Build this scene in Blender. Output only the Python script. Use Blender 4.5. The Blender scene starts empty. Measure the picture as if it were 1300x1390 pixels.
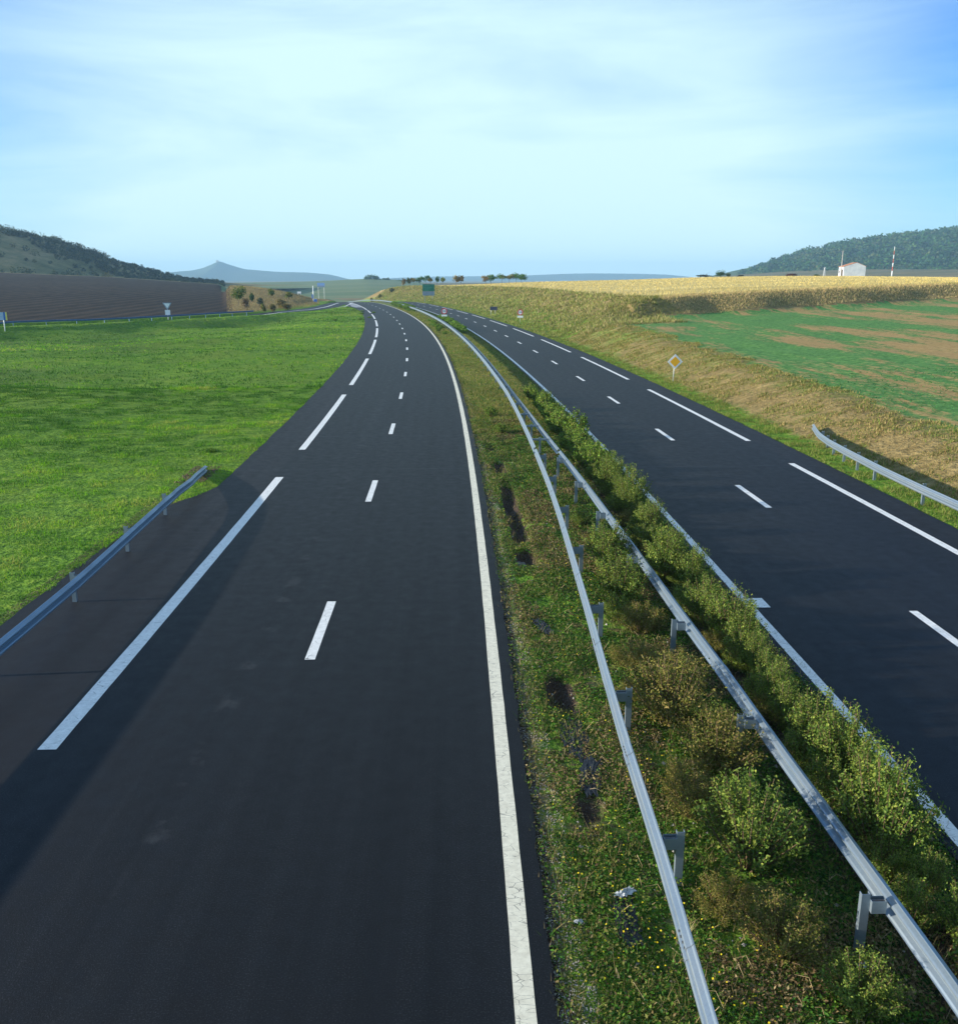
import bpy, bmesh, math
import numpy as np
from mathutils import Vector, Matrix
R = math.radians
rng = np.random.default_rng(7)
SC = bpy.context.scene
COL = SC.collection

# ------------------------------------------------------------------ camera
cam = bpy.data.cameras.new('camera'); co = bpy.data.objects.new('camera', cam); COL.objects.link(co)
CAMH = 7.5
co.location = (0, 0, CAMH)
co.rotation_euler = (R(90) - math.atan(271.5 / 1160), 0, 0)
cam.sensor_width = 36; cam.lens = 36 * 1160 / 1390; cam.shift_y = -45 / 1390
cam.clip_start = .1; cam.clip_end = 30000
SC.camera = co
# ------------------------------------------------------------------ light
SUN_EL, SUN_DIR = R(13.6), (-1.0, -0.10)            # the sun stands low on the left, a little behind the camera
w = bpy.data.worlds.new('World'); SC.world = w; w.use_nodes = True
nt = w.node_tree; nt.nodes.clear()
def wn(t, **k):
    n = nt.nodes.new(t)
    for a, b in k.items(): setattr(n, a, b)
    return n
sky = wn('ShaderNodeTexSky', sky_type='NISHITA'); sky.sun_disc = False
sky.sun_elevation = SUN_EL
az = math.atan2(SUN_DIR[0], SUN_DIR[1])            # from +Y towards +X
sky.sun_rotation = az
sky.altitude = 300; sky.air_density = 1.0; sky.dust_density = .6; sky.ozone_density = 2.0
tc = wn('ShaderNodeTexCoord'); mp = wn('ShaderNodeMapping'); mp.inputs['Scale'].default_value = (1.1, 1.6, 7.5)
mp.inputs['Rotation'].default_value = (R(3), R(4), R(20))
nt.links.new(tc.outputs['Generated'], mp.inputs[0])
n1 = wn('ShaderNodeTexNoise'); n1.inputs['Scale'].default_value = 1.5; n1.inputs['Detail'].default_value = 9; n1.inputs['Roughness'].default_value = .58
n1.inputs['Distortion'].default_value = .5
nt.links.new(mp.outputs[0], n1.inputs['Vector'])
cr = wn('ShaderNodeValToRGB'); cr.color_ramp.elements[0].position = .34; cr.color_ramp.elements[1].position = .70
cr.color_ramp.elements[0].color = (0, 0, 0, 1); cr.color_ramp.elements[1].color = (1, 1, 1, 1)
nt.links.new(n1.outputs['Fac'], cr.inputs[0])
# thin cirrus thickest in one large bank ahead of the camera
vd = wn('ShaderNodeVectorMath', operation='DOT_PRODUCT'); nv = wn('ShaderNodeVectorMath', operation='NORMALIZE')
nt.links.new(tc.outputs['Generated'], nv.inputs[0]); nt.links.new(nv.outputs[0], vd.inputs[0])
_b = Vector((-.05, .975, .17)).normalized(); vd.inputs[1].default_value = _b
bank = wn('ShaderNodeMapRange', interpolation_type='SMOOTHSTEP')
bank.inputs['From Min'].default_value = .83; bank.inputs['From Max'].default_value = .995
bank.inputs['To Min'].default_value = -.16; bank.inputs['To Max'].default_value = .70
nt.links.new(vd.outputs['Value'], bank.inputs['Value'])
over = wn('ShaderNodeMapRange', interpolation_type='SMOOTHSTEP')      # veil added overhead and behind, out of view, to whiten the fill light
over.inputs['From Min'].default_value = .70; over.inputs['From Max'].default_value = .25; over.inputs['To Min'].default_value = 0; over.inputs['To Max'].default_value = .42
nt.links.new(vd.outputs['Value'], over.inputs['Value'])
sxyz = wn('ShaderNodeSeparateXYZ'); nt.links.new(nv.outputs[0], sxyz.inputs[0])
hzn = wn('ShaderNodeMapRange', interpolation_type='SMOOTHSTEP'); hzn.inputs['From Min'].default_value = .20; hzn.inputs['From Max'].default_value = 0; hzn.inputs['To Min'].default_value = 0; hzn.inputs['To Max'].default_value = .45
nt.links.new(sxyz.outputs[2], hzn.inputs['Value'])
bs0 = wn('ShaderNodeMath', operation='ADD'); nt.links.new(bank.outputs[0], bs0.inputs[0]); nt.links.new(hzn.outputs[0], bs0.inputs[1])
bsum = wn('ShaderNodeMath', operation='ADD'); nt.links.new(bs0.outputs[0], bsum.inputs[0]); nt.links.new(over.outputs[0], bsum.inputs[1])
m1 = wn('ShaderNodeMath', operation='MULTIPLY_ADD'); m1.inputs[1].default_value = .46
nt.links.new(cr.outputs[0], m1.inputs[0]); nt.links.new(bsum.outputs[0], m1.inputs[2])
m1.use_clamp = True
tint = wn('ShaderNodeMix', data_type='RGBA', blend_type='MULTIPLY'); tint.inputs[0].default_value = 1
tint.inputs[7].default_value = (.25, .57, 1.08, 1)
nt.links.new(sky.outputs[0], tint.inputs[6])
mx = wn('ShaderNodeMix', data_type='RGBA')
nt.links.new(m1.outputs[0], mx.inputs[0]); nt.links.new(tint.outputs[2], mx.inputs[6])
mx.inputs[7].default_value = (3.2, 4.4, 4.6, 1)
bg = wn('ShaderNodeBackground'); bg.inputs['Strength'].default_value = .12
out = wn('ShaderNodeOutputWorld')
nt.links.new(mx.outputs[2], bg.inputs[0]); nt.links.new(bg.outputs[0], out.inputs[0])
sl = bpy.data.lights.new('sun', 'SUN'); sl.energy = 5.0; sl.angle = R(.9); sl.color = (1, .91, .76)
so_ = bpy.data.objects.new('sun', sl); COL.objects.link(so_)
sd = Vector((SUN_DIR[0], SUN_DIR[1], 0)).normalized() * math.cos(SUN_EL) + Vector((0, 0, math.sin(SUN_EL)))
so_.rotation_euler = sd.to_track_quat('Z', 'Y').to_euler(); so_.location = (-40, -10, 30)
SC.view_settings.view_transform = 'Standard'; SC.view_settings.look = 'None'
SC.view_settings.exposure = .95; SC.view_settings.gamma = 1
SC.render.resolution_x = 957; SC.render.resolution_y = 1024
SC.cycles.volume_bounces = 0; SC.cycles.max_bounces = 6
try: SC.cycles.volume_step_rate = 10
except Exception: pass

# ------------------------------------------------------------------ helpers
def tag(o, label=None, cat=None, group=None, kind=None):
    if label: o['label'] = label
    if cat: o['category'] = cat
    if group: o['group'] = group
    if kind: o['kind'] = kind
    return o
def link(o, parent=None):
    COL.objects.link(o)
    if parent: o.parent = parent
    return o
def empty(name, loc=(0, 0, 0), rz=0):
    o = bpy.data.objects.new(name, None); o.location = loc; o.rotation_euler = (0, 0, rz); o.empty_display_size = .3
    return link(o)
def npmesh(name, V, F, mats, parent=None, uv=None, col=None, smooth=False, midx=None, pcol=None):
    """V (n,3); F (m,4) or (m,3) numpy -> one mesh object. uv per vertex (n,2), col per vertex (n,3)"""
    V = np.ascontiguousarray(V, dtype=np.float32); F = np.ascontiguousarray(F, dtype=np.int32)
    me = bpy.data.meshes.new(name); k = F.shape[1]
    me.vertices.add(len(V)); me.vertices.foreach_set('co', V.ravel())
    me.loops.add(F.size); me.loops.foreach_set('vertex_index', F.ravel())
    me.polygons.add(len(F)); me.polygons.foreach_set('loop_start', np.arange(0, F.size, k, dtype=np.int32))
    try: me.polygons.foreach_set('loop_total', np.full(len(F), k, dtype=np.int32))
    except Exception: pass
    if midx is not None: me.polygons.foreach_set('material_index', np.asarray(midx, dtype=np.int32))
    me.polygons.foreach_set('use_smooth', np.full(len(F), smooth, dtype=bool))
    if uv is not None:
        l = me.uv_layers.new(name='UVMap'); l.data.foreach_set('uv', np.asarray(uv, dtype=np.float32)[F.ravel()].ravel())
    if col is not None:
        a = me.color_attributes.new('tint', 'FLOAT_COLOR', 'POINT')
        c = np.ones((len(V), 4), dtype=np.float32); c[:, :3] = col; a.data.foreach_set('color', c.ravel())
    me.update(calc_edges=True); me.validate()
    for m in (mats if isinstance(mats, (list, tuple)) else [mats]): me.materials.append(m)
    return link(bpy.data.objects.new(name, me), parent)
class MB:
    """collects boxes, tubes and prisms, links them as one mesh"""
    def __init__(s): s.v = []; s.f = []; s.m = []
    def add(s, vs, fs, mi=0):
        b = len(s.v); s.v += [tuple(v) for v in vs]; s.f += [tuple(b + i for i in f) for f in fs]; s.m += [mi] * len(fs)
    def box(s, c, d, mi=0, rz=0, M=None):
        x, y, z = [e / 2 for e in d]; cs, sn = math.cos(rz), math.sin(rz); vs = []
        for i in (-1, 1):
            for j in (-1, 1):
                for k in (-1, 1):
                    px, py = i * x, j * y
                    vs.append((c[0] + px * cs - py * sn, c[1] + px * sn + py * cs, c[2] + k * z))
        if M: vs = [M @ Vector(v) for v in vs]
        s.add(vs, [(0, 1, 3, 2), (4, 6, 7, 5), (0, 4, 5, 1), (2, 3, 7, 6), (0, 2, 6, 4), (1, 5, 7, 3)], mi)
    def tube(s, pts, rad, n=8, mi=0, cap=True):
        pts = [Vector(p) for p in pts]; rad = rad if isinstance(rad, (list, tuple)) else [rad] * len(pts); rings = []
        for i, p in enumerate(pts):
            d = (pts[min(i + 1, len(pts) - 1)] - pts[max(i - 1, 0)]).normalized()
            a = d.cross(Vector((0, 0, 1)) if abs(d.z) < .9 else Vector((1, 0, 0))).normalized(); b = d.cross(a)
            rings.append([p + (a * math.cos(2 * math.pi * k / n) + b * math.sin(2 * math.pi * k / n)) * rad[i] for k in range(n)])
        vs = [v for r in rings for v in r]; fs = []
        for i in range(len(pts) - 1):
            for k in range(n):
                fs.append((i * n + k, i * n + (k + 1) % n, (i + 1) * n + (k + 1) % n, (i + 1) * n + k))
        if cap: fs.append(tuple(range(n - 1, -1, -1))); fs.append(tuple((len(pts) - 1) * n + k for k in range(n)))
        s.add(vs, fs, mi)
    def prism(s, poly, y0, y1, mi=0):
        """polygon in x,z extruded along y"""
        n = len(poly); vs = [(p[0], y0, p[1]) for p in poly] + [(p[0], y1, p[1]) for p in poly]
        fs = [tuple(range(n)), tuple(range(2 * n - 1, n - 1, -1))] + [(i, i + n, (i + 1) % n + n, (i + 1) % n) for i in range(n)]
        s.add(vs, fs, mi)
    def build(s, name, mats, parent=None, smooth=False):
        me = bpy.data.meshes.new(name); me.from_pydata(s.v, [], s.f)
        for m in (mats if isinstance(mats, (list, tuple)) else [mats]): me.materials.append(m)
        me.polygons.foreach_set('material_index', s.m)
        if smooth: me.polygons.foreach_set('use_smooth', [True] * len(me.polygons))
        bm = bmesh.new(); bm.from_mesh(me); bmesh.ops.recalc_face_normals(bm, faces=bm.faces); bm.to_mesh(me); bm.free()
        me.update(); return link(bpy.data.objects.new(name, me), parent)
def sm(a, b, x):
    t = np.clip((x - a) / (b - a), 0, 1); return t * t * (3 - 2 * t)
_L = rng.random((256, 256))
def vnoise(x, y):
    xi = np.floor(x).astype(int); yi = np.floor(y).astype(int); fx = x - xi; fy = y - yi
    fx = fx * fx * (3 - 2 * fx); fy = fy * fy * (3 - 2 * fy); g = lambda a, b: _L[a % 256, b % 256]
    return (g(xi, yi) * (1 - fx) + g(xi + 1, yi) * fx) * (1 - fy) + (g(xi, yi + 1) * (1 - fx) + g(xi + 1, yi + 1) * fx) * fy
def fbm(x, y, o=4):
    r = 0; a = .5; t = 0
    for i in range(o): r = r + a * vnoise(x * 2 ** i + 17.3 * i, y * 2 ** i + 5.1 * i); t += a; a *= .5
    return r / t

# ------------------------------------------------------------------ road geometry: an arc bending left
H0 = R(-.938); RAD = 1372.0; X0 = -3.062
CX, CY = X0 - RAD * math.cos(H0), RAD * math.sin(H0)
def S2W(s, o):
    """distance along the road and offset to the right of the left carriageway's lane line -> x, y"""
    h = H0 - np.asarray(s, float) / RAD
    return CX + (RAD + o) * np.cos(h), CY - (RAD + o) * np.sin(h)
def W2S(x, y):
    x = np.asarray(x, float); y = np.asarray(y, float)
    d = np.hypot(x - CX, y - CY); th = np.arctan2(y - CY, x - CX)
    return (th + H0) * RAD, d - RAD
def zr(s): return -1.8e-4 * np.maximum(0, np.asarray(s, float) - 258) ** 2
def zrc(s): return np.maximum(zr(s), -6.0)
LI = lambda s: 3.68 + .0017 * np.minimum(s, 200)           # left carriageway, inner line
RI = lambda s: 9.84 + .0012 * np.minimum(s, 200)           # right carriageway, inner line
RO = lambda s: 18.3 + .15 * np.sin(s / 40)                 # right carriageway, outer edge of asphalt
LO = lambda s: np.interp(s, [-30, 18, 26, 28.6, 29.6, 31, 60, 200, 232, 242], [-7.15, -7.15, -7.05, -6.7, -6.2, -5.75, -5.82, -5.95, -6.3, -7.4])
SLIP = np.array([(-47, 300), (-44.6, 275), (-43.2, 255), (-42.2, 238), (-43.3, 215), (-50.2, 191), (-58.5, 172.5), (-71, 154), (-84, 139), (-112, 112), (-150, 82), (-200, 50)], float)
def polydist(x, y, P):
    d = np.full(np.shape(x), 1e9)
    for i in range(len(P) - 1):
        a, b = P[i], P[i + 1]; ab = b - a; t = np.clip(((x - a[0]) * ab[0] + (y - a[1]) * ab[1]) / (ab @ ab), 0, 1)
        d = np.minimum(d, np.hypot(x - a[0] - t * ab[0], y - a[1] - t * ab[1]))
    return d
def slip_side(x, y):
    """x of the slip road's centre line at y; positive result = point lies to its right"""
    ys = SLIP[::-1, 1]; xs = SLIP[::-1, 0]
    return x - np.interp(y, ys, xs)
def bank_t(x, y):
    """signed distance behind the foot of the earth bank between green field and stubble plateau"""
    a = np.array((15., 113.)); b = np.array((84., 150.)); d = (b - a) / np.linalg.norm(b - a)
    return -(x - a[0]) * d[1] + (y - a[1]) * d[0]
A_HILL = np.array([-1.2, -.80, -.56, -.534, -.509, -.491, -.457, -.431, -.414, -.388, -.353, -.328, -.293, -.27])
PY_HILL = np.array([300, 305, 311, 313, 325, 337, 350, 360, 370, 376, 380, 384, 388, 391])
def pz(py, Y): return CAMH + (378.5 - py) / 1160 * .948 * Y
def plateau(x, y):
    px = 650 + 1191 * x / np.maximum(y, 50)
    py = np.interp(px, [400, 430, 470, 500, 520, 560, 620, 660, 700, 760, 850, 950, 1050, 1155, 1300, 1700], [418, 411, 402, 395, 391, 388.3, 386.8, 385.5, 383.5, 381.8, 379.8, 376.4, 374.8, 374.8, 376.5, 376])
    zf = pz(py, 400.)
    t = np.clip((y - 120) / 280, 0, 1.0)
    near = np.interp(px, [500, 560, 640, 700, 780, 1300], [3.8, 4.4, 4.8, 4.7, 4.45, 6.3])
    return near + (zf - near) * t ** .9 - np.maximum(0, y - 405) * .03
def slow(x, y): return .55 * (1 - sm(186, 212, y)) * (np.asarray(x) < -30)
def slope_o(s): return 23.6 + .028 * np.clip(s - 30, -10, 85)
def H(x, y):
    x = np.asarray(x, float); y = np.asarray(y, float)
    s, o = W2S(x, y); base = zrc(s)
    rough = (fbm(x * .35, y * .35, 3) - .5)
    z = base - .03 + 0 * x
    # ---- right of the road: verge, slope, green field, bank, stubble plateau
    oc = slope_o(s); zc = 1.5 + .006 * np.clip(s - 25, 0, 90)
    fld = 1.02 + .0125 * (np.clip(s, -10, 140) - 33) + .024 * np.clip(o - 24, -5, 90)
    lowz = .0 + (fld - .0) * sm(19.0, 1, 0) if False else 0
    up = np.clip((o - 19.5) / (oc - 19.5), 0, 1)
    rise = up * up * (3 - 2 * up) * .55 + up * .45
    right = base - .03 + (fld + .03) * rise + np.where(o > 19.5, .22 * rough * np.minimum(1, (o - 19.5) / 2), 0)
    pl = plateau(x, y)
    cut = np.clip((o - 20.3) / 13.5, 0, 1); cut = .6 * cut + .4 * cut * cut * (3 - 2 * cut)
    cutz = base - .03 + (pl - base) * cut + np.where(o > 20.3, rough * .7 * np.minimum(1, (o - 20.3) / 4) * (1 - .8 * sm(.9, 1.0, cut)), 0)
    bt = bank_t(x, y) + 3.0 * (fbm(x * .12, y * .12, 2) - .5)
    bk = sm(0, 6.0, bt)
    far = right + (np.maximum(pl, right) - right) * bk
    c2 = sm(-3, 7, bt) * sm(96, 124, s)
    lower = np.where(o > 31, far, right)
    rz = lower * (1 - c2) + np.where(cut >= 1, np.maximum(pl, base), cutz) * c2
    z = np.where(o > 18, rz, z)
    # ---- median: shallow bumps and the collapsed ditch by the left carriageway
    med = (o > 3.9) & (o < 9.9)
    dn = fbm(s * .55 + 3, o * .2, 2)
    ditch = np.exp(-((o - 4.9 - .25 * (fbm(s * .5, s * 0 + 2, 2) - .5)) / .17) ** 2) * sm(.47, .60, dn) * (1 - sm(30, 42, s))
    mz = base - .05 + .14 * (fbm(x * 1.3, y * 1.3, 3) - .5) * np.clip(np.minimum(o - 4.1, 9.6 - o) / .5, 0, 1) - .32 * ditch
    z = np.where(med, np.minimum(mz, base - .01 + .06 * np.clip(np.minimum(o - 4.1, 9.6 - o), 0, 1)), z)
    # ---- left: meadow with a swale below the slip road
    L = o < -5.6
    ds = polydist(x, y, SLIP); side = slip_side(x, y); nearside = side > 0
    sw = -1.9 * sm(3.6, 13, ds) * (1 - sm(17, 60, ds)) * sm(-11, -26, o) * (1 - .5 * sm(150, 215, y))
    un_ = (fbm(x * .045, y * .09, 3) - .5) * 1.9 * sm(-8, -26, o) * sm(5, 14, ds) + rough * .14 * sm(-7, -12, o)
    lz = base - .03 + np.where(nearside, sw + un_, 0)
    # ploughed field beyond the slip road
    a = np.clip(x / np.maximum(y, 30) / .974, -1.3, -.2)
    y0 = np.interp(a, [-1.3, -.6, -.56, -.29, -.2], [95, 128, 140, 190, 230]) + 6
    ztop = np.interp(a, [-1.3, -.60, -.56, -.43, -.293, -.25, -.2], [13.7, 11.0, 10.4, 8.15, 4.2, 2.5, -.1])
    t = np.clip((y - y0) / (450 - y0), 0, 1.2)
    pf = base * (1 - np.clip(t * 4, 0, 1)) + ztop * t ** 1.05
    # tan mound between ploughed field and motorway
    ux = 650 + 1191 * x / np.maximum(y, 30)
    mound = np.maximum(0, np.interp(ux, [296, 312, 330, 350, 372, 392, 410, 428, 440], [0, 4.6, 4.5, 4.1, 3.3, 2.3, 1.2, .2, 0]) * np.clip((y - 200) / 105, 0, 1) * (1 - sm(325, 370, y)) * np.clip((ds - 4) / 8, 0, 1) - np.maximum(pf, 0) * .8)
    lz = np.where(~nearside & (ds > 4), np.maximum(pf, base - .03) + mound + .3 * rough * np.clip((ds - 6) / 10, 0, 1), lz)
    # land beyond the crest, left and centre: falls to a valley, rises again to the far ridge
    val = np.interp(y, [300, 420, 700, 1200, 1500, 9000], [-1.5, -6, -3.5, 4.0, -4, 0]) + np.interp(ux, [330, 420, 500, 560], [-1.2, .4, 4.0, 2.0]) * np.interp(y, [500, 1200, 1500, 2500], [0, 1, 1, 0])
    ry = x / np.maximum(y, 30) / .974; wv = sm(-.305, -.27, ry) * (sm(325, 400, y) * (1 - sm(-.20, -.175, ry)) + sm(440, 520, y) * sm(-.20, -.175, ry) * (1 - sm(-.10, -.05, ry)))
    z = np.where(L, lz, z)
    z = z * (1 - wv) + val * wv
    fr = sm(450, 700, y)                       # the far plain
    fz = np.interp(y, [450, 1200, 1500, 9000], [-6, 2.0, -5, -2]) + np.where(x > 150, sm(150, 500, x) * np.interp(y, [450, 850, 1200, 3000], [8, 18, 18, 0]), 0)
    fz = fz * (1 - wv) + val * wv
    z = z * (1 - fr) + fz * fr
    # under the asphalt the ground stays below it
    onroad = ((o > LO(s) - .02) & (o < 4.0)) | ((o > RI(s) - .2) & (o < RO(s) + .02))
    z = np.where(onroad, np.minimum(z, base - .07), z)
    z = np.where((ds < 3.7) & (s < 420), base - .06 - slow(x, y), z)
    return z

# ------------------------------------------------------------------ materials
def mat(name, rough=.8, metal=0, spec=None):
    m = bpy.data.materials.new(name); m.use_nodes = True; t = m.node_tree; b = t.nodes['Principled BSDF']
    b.inputs['Roughness'].default_value = rough; b.inputs['Metallic'].default_value = metal
    if spec is not None: b.inputs['Specular IOR Level'].default_value = spec
    return m, t, b
def N(t, ty, **k):
    n = t.nodes.new(ty)
    for a, b in k.items(): setattr(n, a, b)
    return n
def noise(t, scale, vec=None, detail=4, rough=.55, sc=None, dist=0):
    n = N(t, 'ShaderNodeTexNoise'); n.inputs['Scale'].default_value = scale; n.inputs['Detail'].default_value = detail
    n.inputs['Roughness'].default_value = rough; n.inputs['Distortion'].default_value = dist
    if vec is not None:
        if sc:
            mp = N(t, 'ShaderNodeMapping'); mp.inputs['Scale'].default_value = sc; t.links.new(vec, mp.inputs[0]); vec = mp.outputs[0]
        t.links.new(vec, n.inputs['Vector'])
    return n.outputs['Fac']
def ramp(t, fac, stops):
    r = N(t, 'ShaderNodeValToRGB'); e = r.color_ramp.elements
    while len(e) < len(stops): e.new(.5)
    for i, (p, c) in enumerate(stops): e[i].position = p; e[i].color = (*c, 1) if len(c) == 3 else c
    t.links.new(fac, r.inputs[0]); return r.outputs[0]
def mixc(t, fac, a, b, mode='MIX'):
    m = N(t, 'ShaderNodeMix', data_type='RGBA', blend_type=mode)
    for s, v in ((0, fac), (6, a), (7, b)):
        if hasattr(v, 'node'): t.links.new(v, m.inputs[s])
        elif s == 0: m.inputs[0].default_value = v
        else: m.inputs[s].default_value = (*v, 1)
    return m.outputs[2]
def math_(t, op, a, b=None, c=None, clamp=False):
    m = N(t, 'ShaderNodeMath', operation=op); m.use_clamp = clamp
    for i, v in enumerate((a, b, c)):
        if v is None: continue
        if hasattr(v, 'node'): t.links.new(v, m.inputs[i])
        else: m.inputs[i].default_value = v
    return m.outputs[0]
def bump(t, b, h, strength=.3, dist=.02):
    n = N(t, 'ShaderNodeBump'); n.inputs['Strength'].default_value = strength; n.inputs['Distance'].default_value = dist
    t.links.new(h, n.inputs['Height']); t.links.new(n.outputs[0], b.inputs['Normal'])
def pos(t): return N(t, 'ShaderNodeNewGeometry').outputs['Position']
def simple(name, c1, c2, scale, rough=.7, metal=0, bmp=0, spec=None, detail=4):
    m, t, b = mat(name, rough, metal, spec); p = N(t, 'ShaderNodeTexCoord').outputs['Object']
    f = noise(t, scale, p, detail); t.links.new(ramp(t, f, [(.35, c1), (.65, c2)]), b.inputs['Base Color'])
    if bmp: bump(t, b, f, bmp)
    return m
def attr_col(t, name='tint'):
    a = N(t, 'ShaderNodeAttribute'); a.attribute_name = name; return a.outputs['Color']
M = {}
def asphalt():
    m, t, b = mat('asphalt', .62, 0, .22)
    uv = N(t, 'ShaderNodeUVMap').outputs[0]; sp = N(t, 'ShaderNodeSeparateXYZ'); t.links.new(uv, sp.inputs[0])
    u, v = sp.outputs[0], sp.outputs[1]; p = pos(t)
    fine = noise(t, 55, p, 3, .7); mid = noise(t, 3.0, p, 5, .6); big = noise(t, .12, uv, 4, .5, (1.6, .35, 1))
    c = ramp(t, fine, [(.30, (.0020, .0024, .0030)), (.55, (.0056, .0066, .0080)), (.76, (.052, .055, .059))])
    c = mixc(t, math_(t, 'MULTIPLY', mid, .05), c, (.0065, .008, .0105))
    c = mixc(t, 1.0, c, ramp(t, big, [(.3, (.80, .80, .82)), (.7, (1.2, 1.2, 1.2))]), 'MULTIPLY')
    def band(a0, a1, soft=.08):
        lo = N(t, 'ShaderNodeMapRange', interpolation_type='SMOOTHSTEP'); t.links.new(u, lo.inputs[0]); lo.inputs[1].default_value = a0 - soft; lo.inputs[2].default_value = a0 + soft
        hi = N(t, 'ShaderNodeMapRange', interpolation_type='SMOOTHSTEP'); t.links.new(u, hi.inputs[0]); hi.inputs[1].default_value = a1 - soft; hi.inputs[2].default_value = a1 + soft; hi.inputs[3].default_value = 1; hi.inputs[4].default_value = 0
        return math_(t, 'MULTIPLY', lo.outputs[0], hi.outputs[0])
    def vband(a0, a1, soft):
        lo = N(t, 'ShaderNodeMapRange', interpolation_type='SMOOTHSTEP'); t.links.new(v, lo.inputs[0]); lo.inputs[1].default_value = a0 - soft; lo.inputs[2].default_value = a0 + soft
        hi = N(t, 'ShaderNodeMapRange', interpolation_type='SMOOTHSTEP'); t.links.new(v, hi.inputs[0]); hi.inputs[1].default_value = a1 - soft; hi.inputs[2].default_value = a1 + soft; hi.inputs[3].default_value = 1; hi.inputs[4].default_value = 0
        return math_(t, 'MULTIPLY', lo.outputs[0], hi.outputs[0])
    # a darker resurfaced strip, wheel tracks, the browner hard shoulder and lay-by surface
    c = mixc(t, math_(t, 'MULTIPLY', math_(t, 'MULTIPLY', band(1.92, 2.32, .05), vband(-20, 75, 25)), .55), c, (.0035, .004, .005))
    for a0, a1, k in ((-3.0, -2.2, .25), (-1.4, -.6, .2), (.9, 1.6, .2), (11.1, 11.8, .3), (12.4, 13.0, .2), (14.5, 15.2, .3), (15.9, 16.5, .2)):
        c = mixc(t, math_(t, 'MULTIPLY', band(a0, a1, .35), k), c, (.0045, .0055, .007))
    c = mixc(t, math_(t, 'MULTIPLY', band(-5.95, -4.0, .04), .45), c, (.0125, .011, .0125))
    c = mixc(t, math_(t, 'MULTIPLY', band(-9.0, -5.75, .05), .7), c, mixc(t, fine, (.0055, .0048, .0048), (.015, .0128, .012)))
    c = mixc(t, math_(t, 'MULTIPLY', band(17.3, 19, .04), .45), c, (.0135, .012, .013))
    st = noise(t, 1.6, uv, 5, .6, (1.5, .02, 1)); c = mixc(t, 1.0, c, ramp(t, st, [(.30, (.60, .60, .61)), (.70, (1.5, 1.48, 1.45))]), 'MULTIPLY')
    # faint transverse joints
    for j in (41.3, 62.2, 81.5, 33.8, 57.5, 104.0):
        c = mixc(t, math_(t, 'MULTIPLY', math_(t, 'LESS_THAN', math_(t, 'ABSOLUTE', math_(t, 'SUBTRACT', v, j)), .05), .35), c, (.03, .036, .044))
    gh = noise(t, 1.1, p, 4, .7); c = mixc(t, math_(t, 'MULTIPLY', math_(t, 'MULTIPLY', band(-1.3, -1.0, .12), ramp(t, gh, [(.52, (0, 0, 0)), (.62, (1, 1, 1))])), .4), c, (.05, .052, .055))
    # scuffs
    sc_ = noise(t, .5, uv, 6, .7, (2.5, .5, 1)); c = mixc(t, ramp(t, sc_, [(.66, (0, 0, 0)), (.80, (.22, .22, .22))]), c, (.025, .026, .028))
    vo = N(t, 'ShaderNodeTexVoronoi', feature='DISTANCE_TO_EDGE'); vo.inputs['Scale'].default_value = .30
    dm = N(t, 'ShaderNodeVectorMath', operation='ADD'); nz_ = N(t, 'ShaderNodeTexNoise'); nz_.inputs['Scale'].default_value = .8; nz_.inputs['Detail'].default_value = 5
    t.links.new(p, nz_.inputs['Vector']); t.links.new(nz_.outputs['Color'], dm.inputs[1]); t.links.new(p, dm.inputs[0]); t.links.new(dm.outputs[0], vo.inputs['Vector'])
    crk = math_(t, 'MULTIPLY', math_(t, 'LESS_THAN', vo.outputs['Distance'], .0035), math_(t, 'GREATER_THAN', noise(t, .07, p, 2), .55))
    c = mixc(t, math_(t, 'MULTIPLY', crk, .5), c, (.006, .006, .007))
    t.links.new(c, b.inputs['Base Color'])
    t.links.new(ramp(t, mid, [(.3, (.56,) * 3), (.7, (.66,) * 3)]), b.inputs['Roughness'])
    bump(t, b, fine, .7, .006)
    return m
M['asphalt'] = asphalt()
def paint(name, c1, c2, wear):
    m, t, b = mat(name, .6); p = pos(t)
    f = noise(t, 9, p, 6, .7); c = ramp(t, f, [(.3, c1), (.7, c2)])
    vo = N(t, 'ShaderNodeTexVoronoi', feature='DISTANCE_TO_EDGE'); vo.inputs['Scale'].default_value = 9
    d = noise(t, 3, p, 4); mpp = N(t, 'ShaderNodeVectorMath', operation='MULTIPLY'); mpp.inputs[1].default_value = (.5, 1.3, 1)
    t.links.new(p, mpp.inputs[0]); t.links.new(mpp.outputs[0], vo.inputs['Vector'])
    ck = math_(t, 'LESS_THAN', vo.outputs['Distance'], math_(t, 'MULTIPLY', math_(t, 'SUBTRACT', d, .40), wear * .085))
    sp = math_(t, 'GREATER_THAN', noise(t, 26, p, 3, .6), 1 - .33 * wear * .9)
    k = math_(t, 'MAXIMUM', ck, sp)
    t.links.new(mixc(t, math_(t, 'MULTIPLY', k, .85), c, (.05, .05, .05)), b.inputs['Base Color']); bump(t, b, f, .2, .004)
    return m
M['paint_cream'] = paint('cream_road_paint', (.60, .55, .42), (.82, .77, .61), 1.0)
M['paint_white'] = paint('white_road_paint', (.62, .61, .58), (.84, .83, .80), .75)
M['gore'] = simple('pale_chevron_paint', (.20, .20, .22), (.36, .36, .38), .8, .7)
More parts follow.
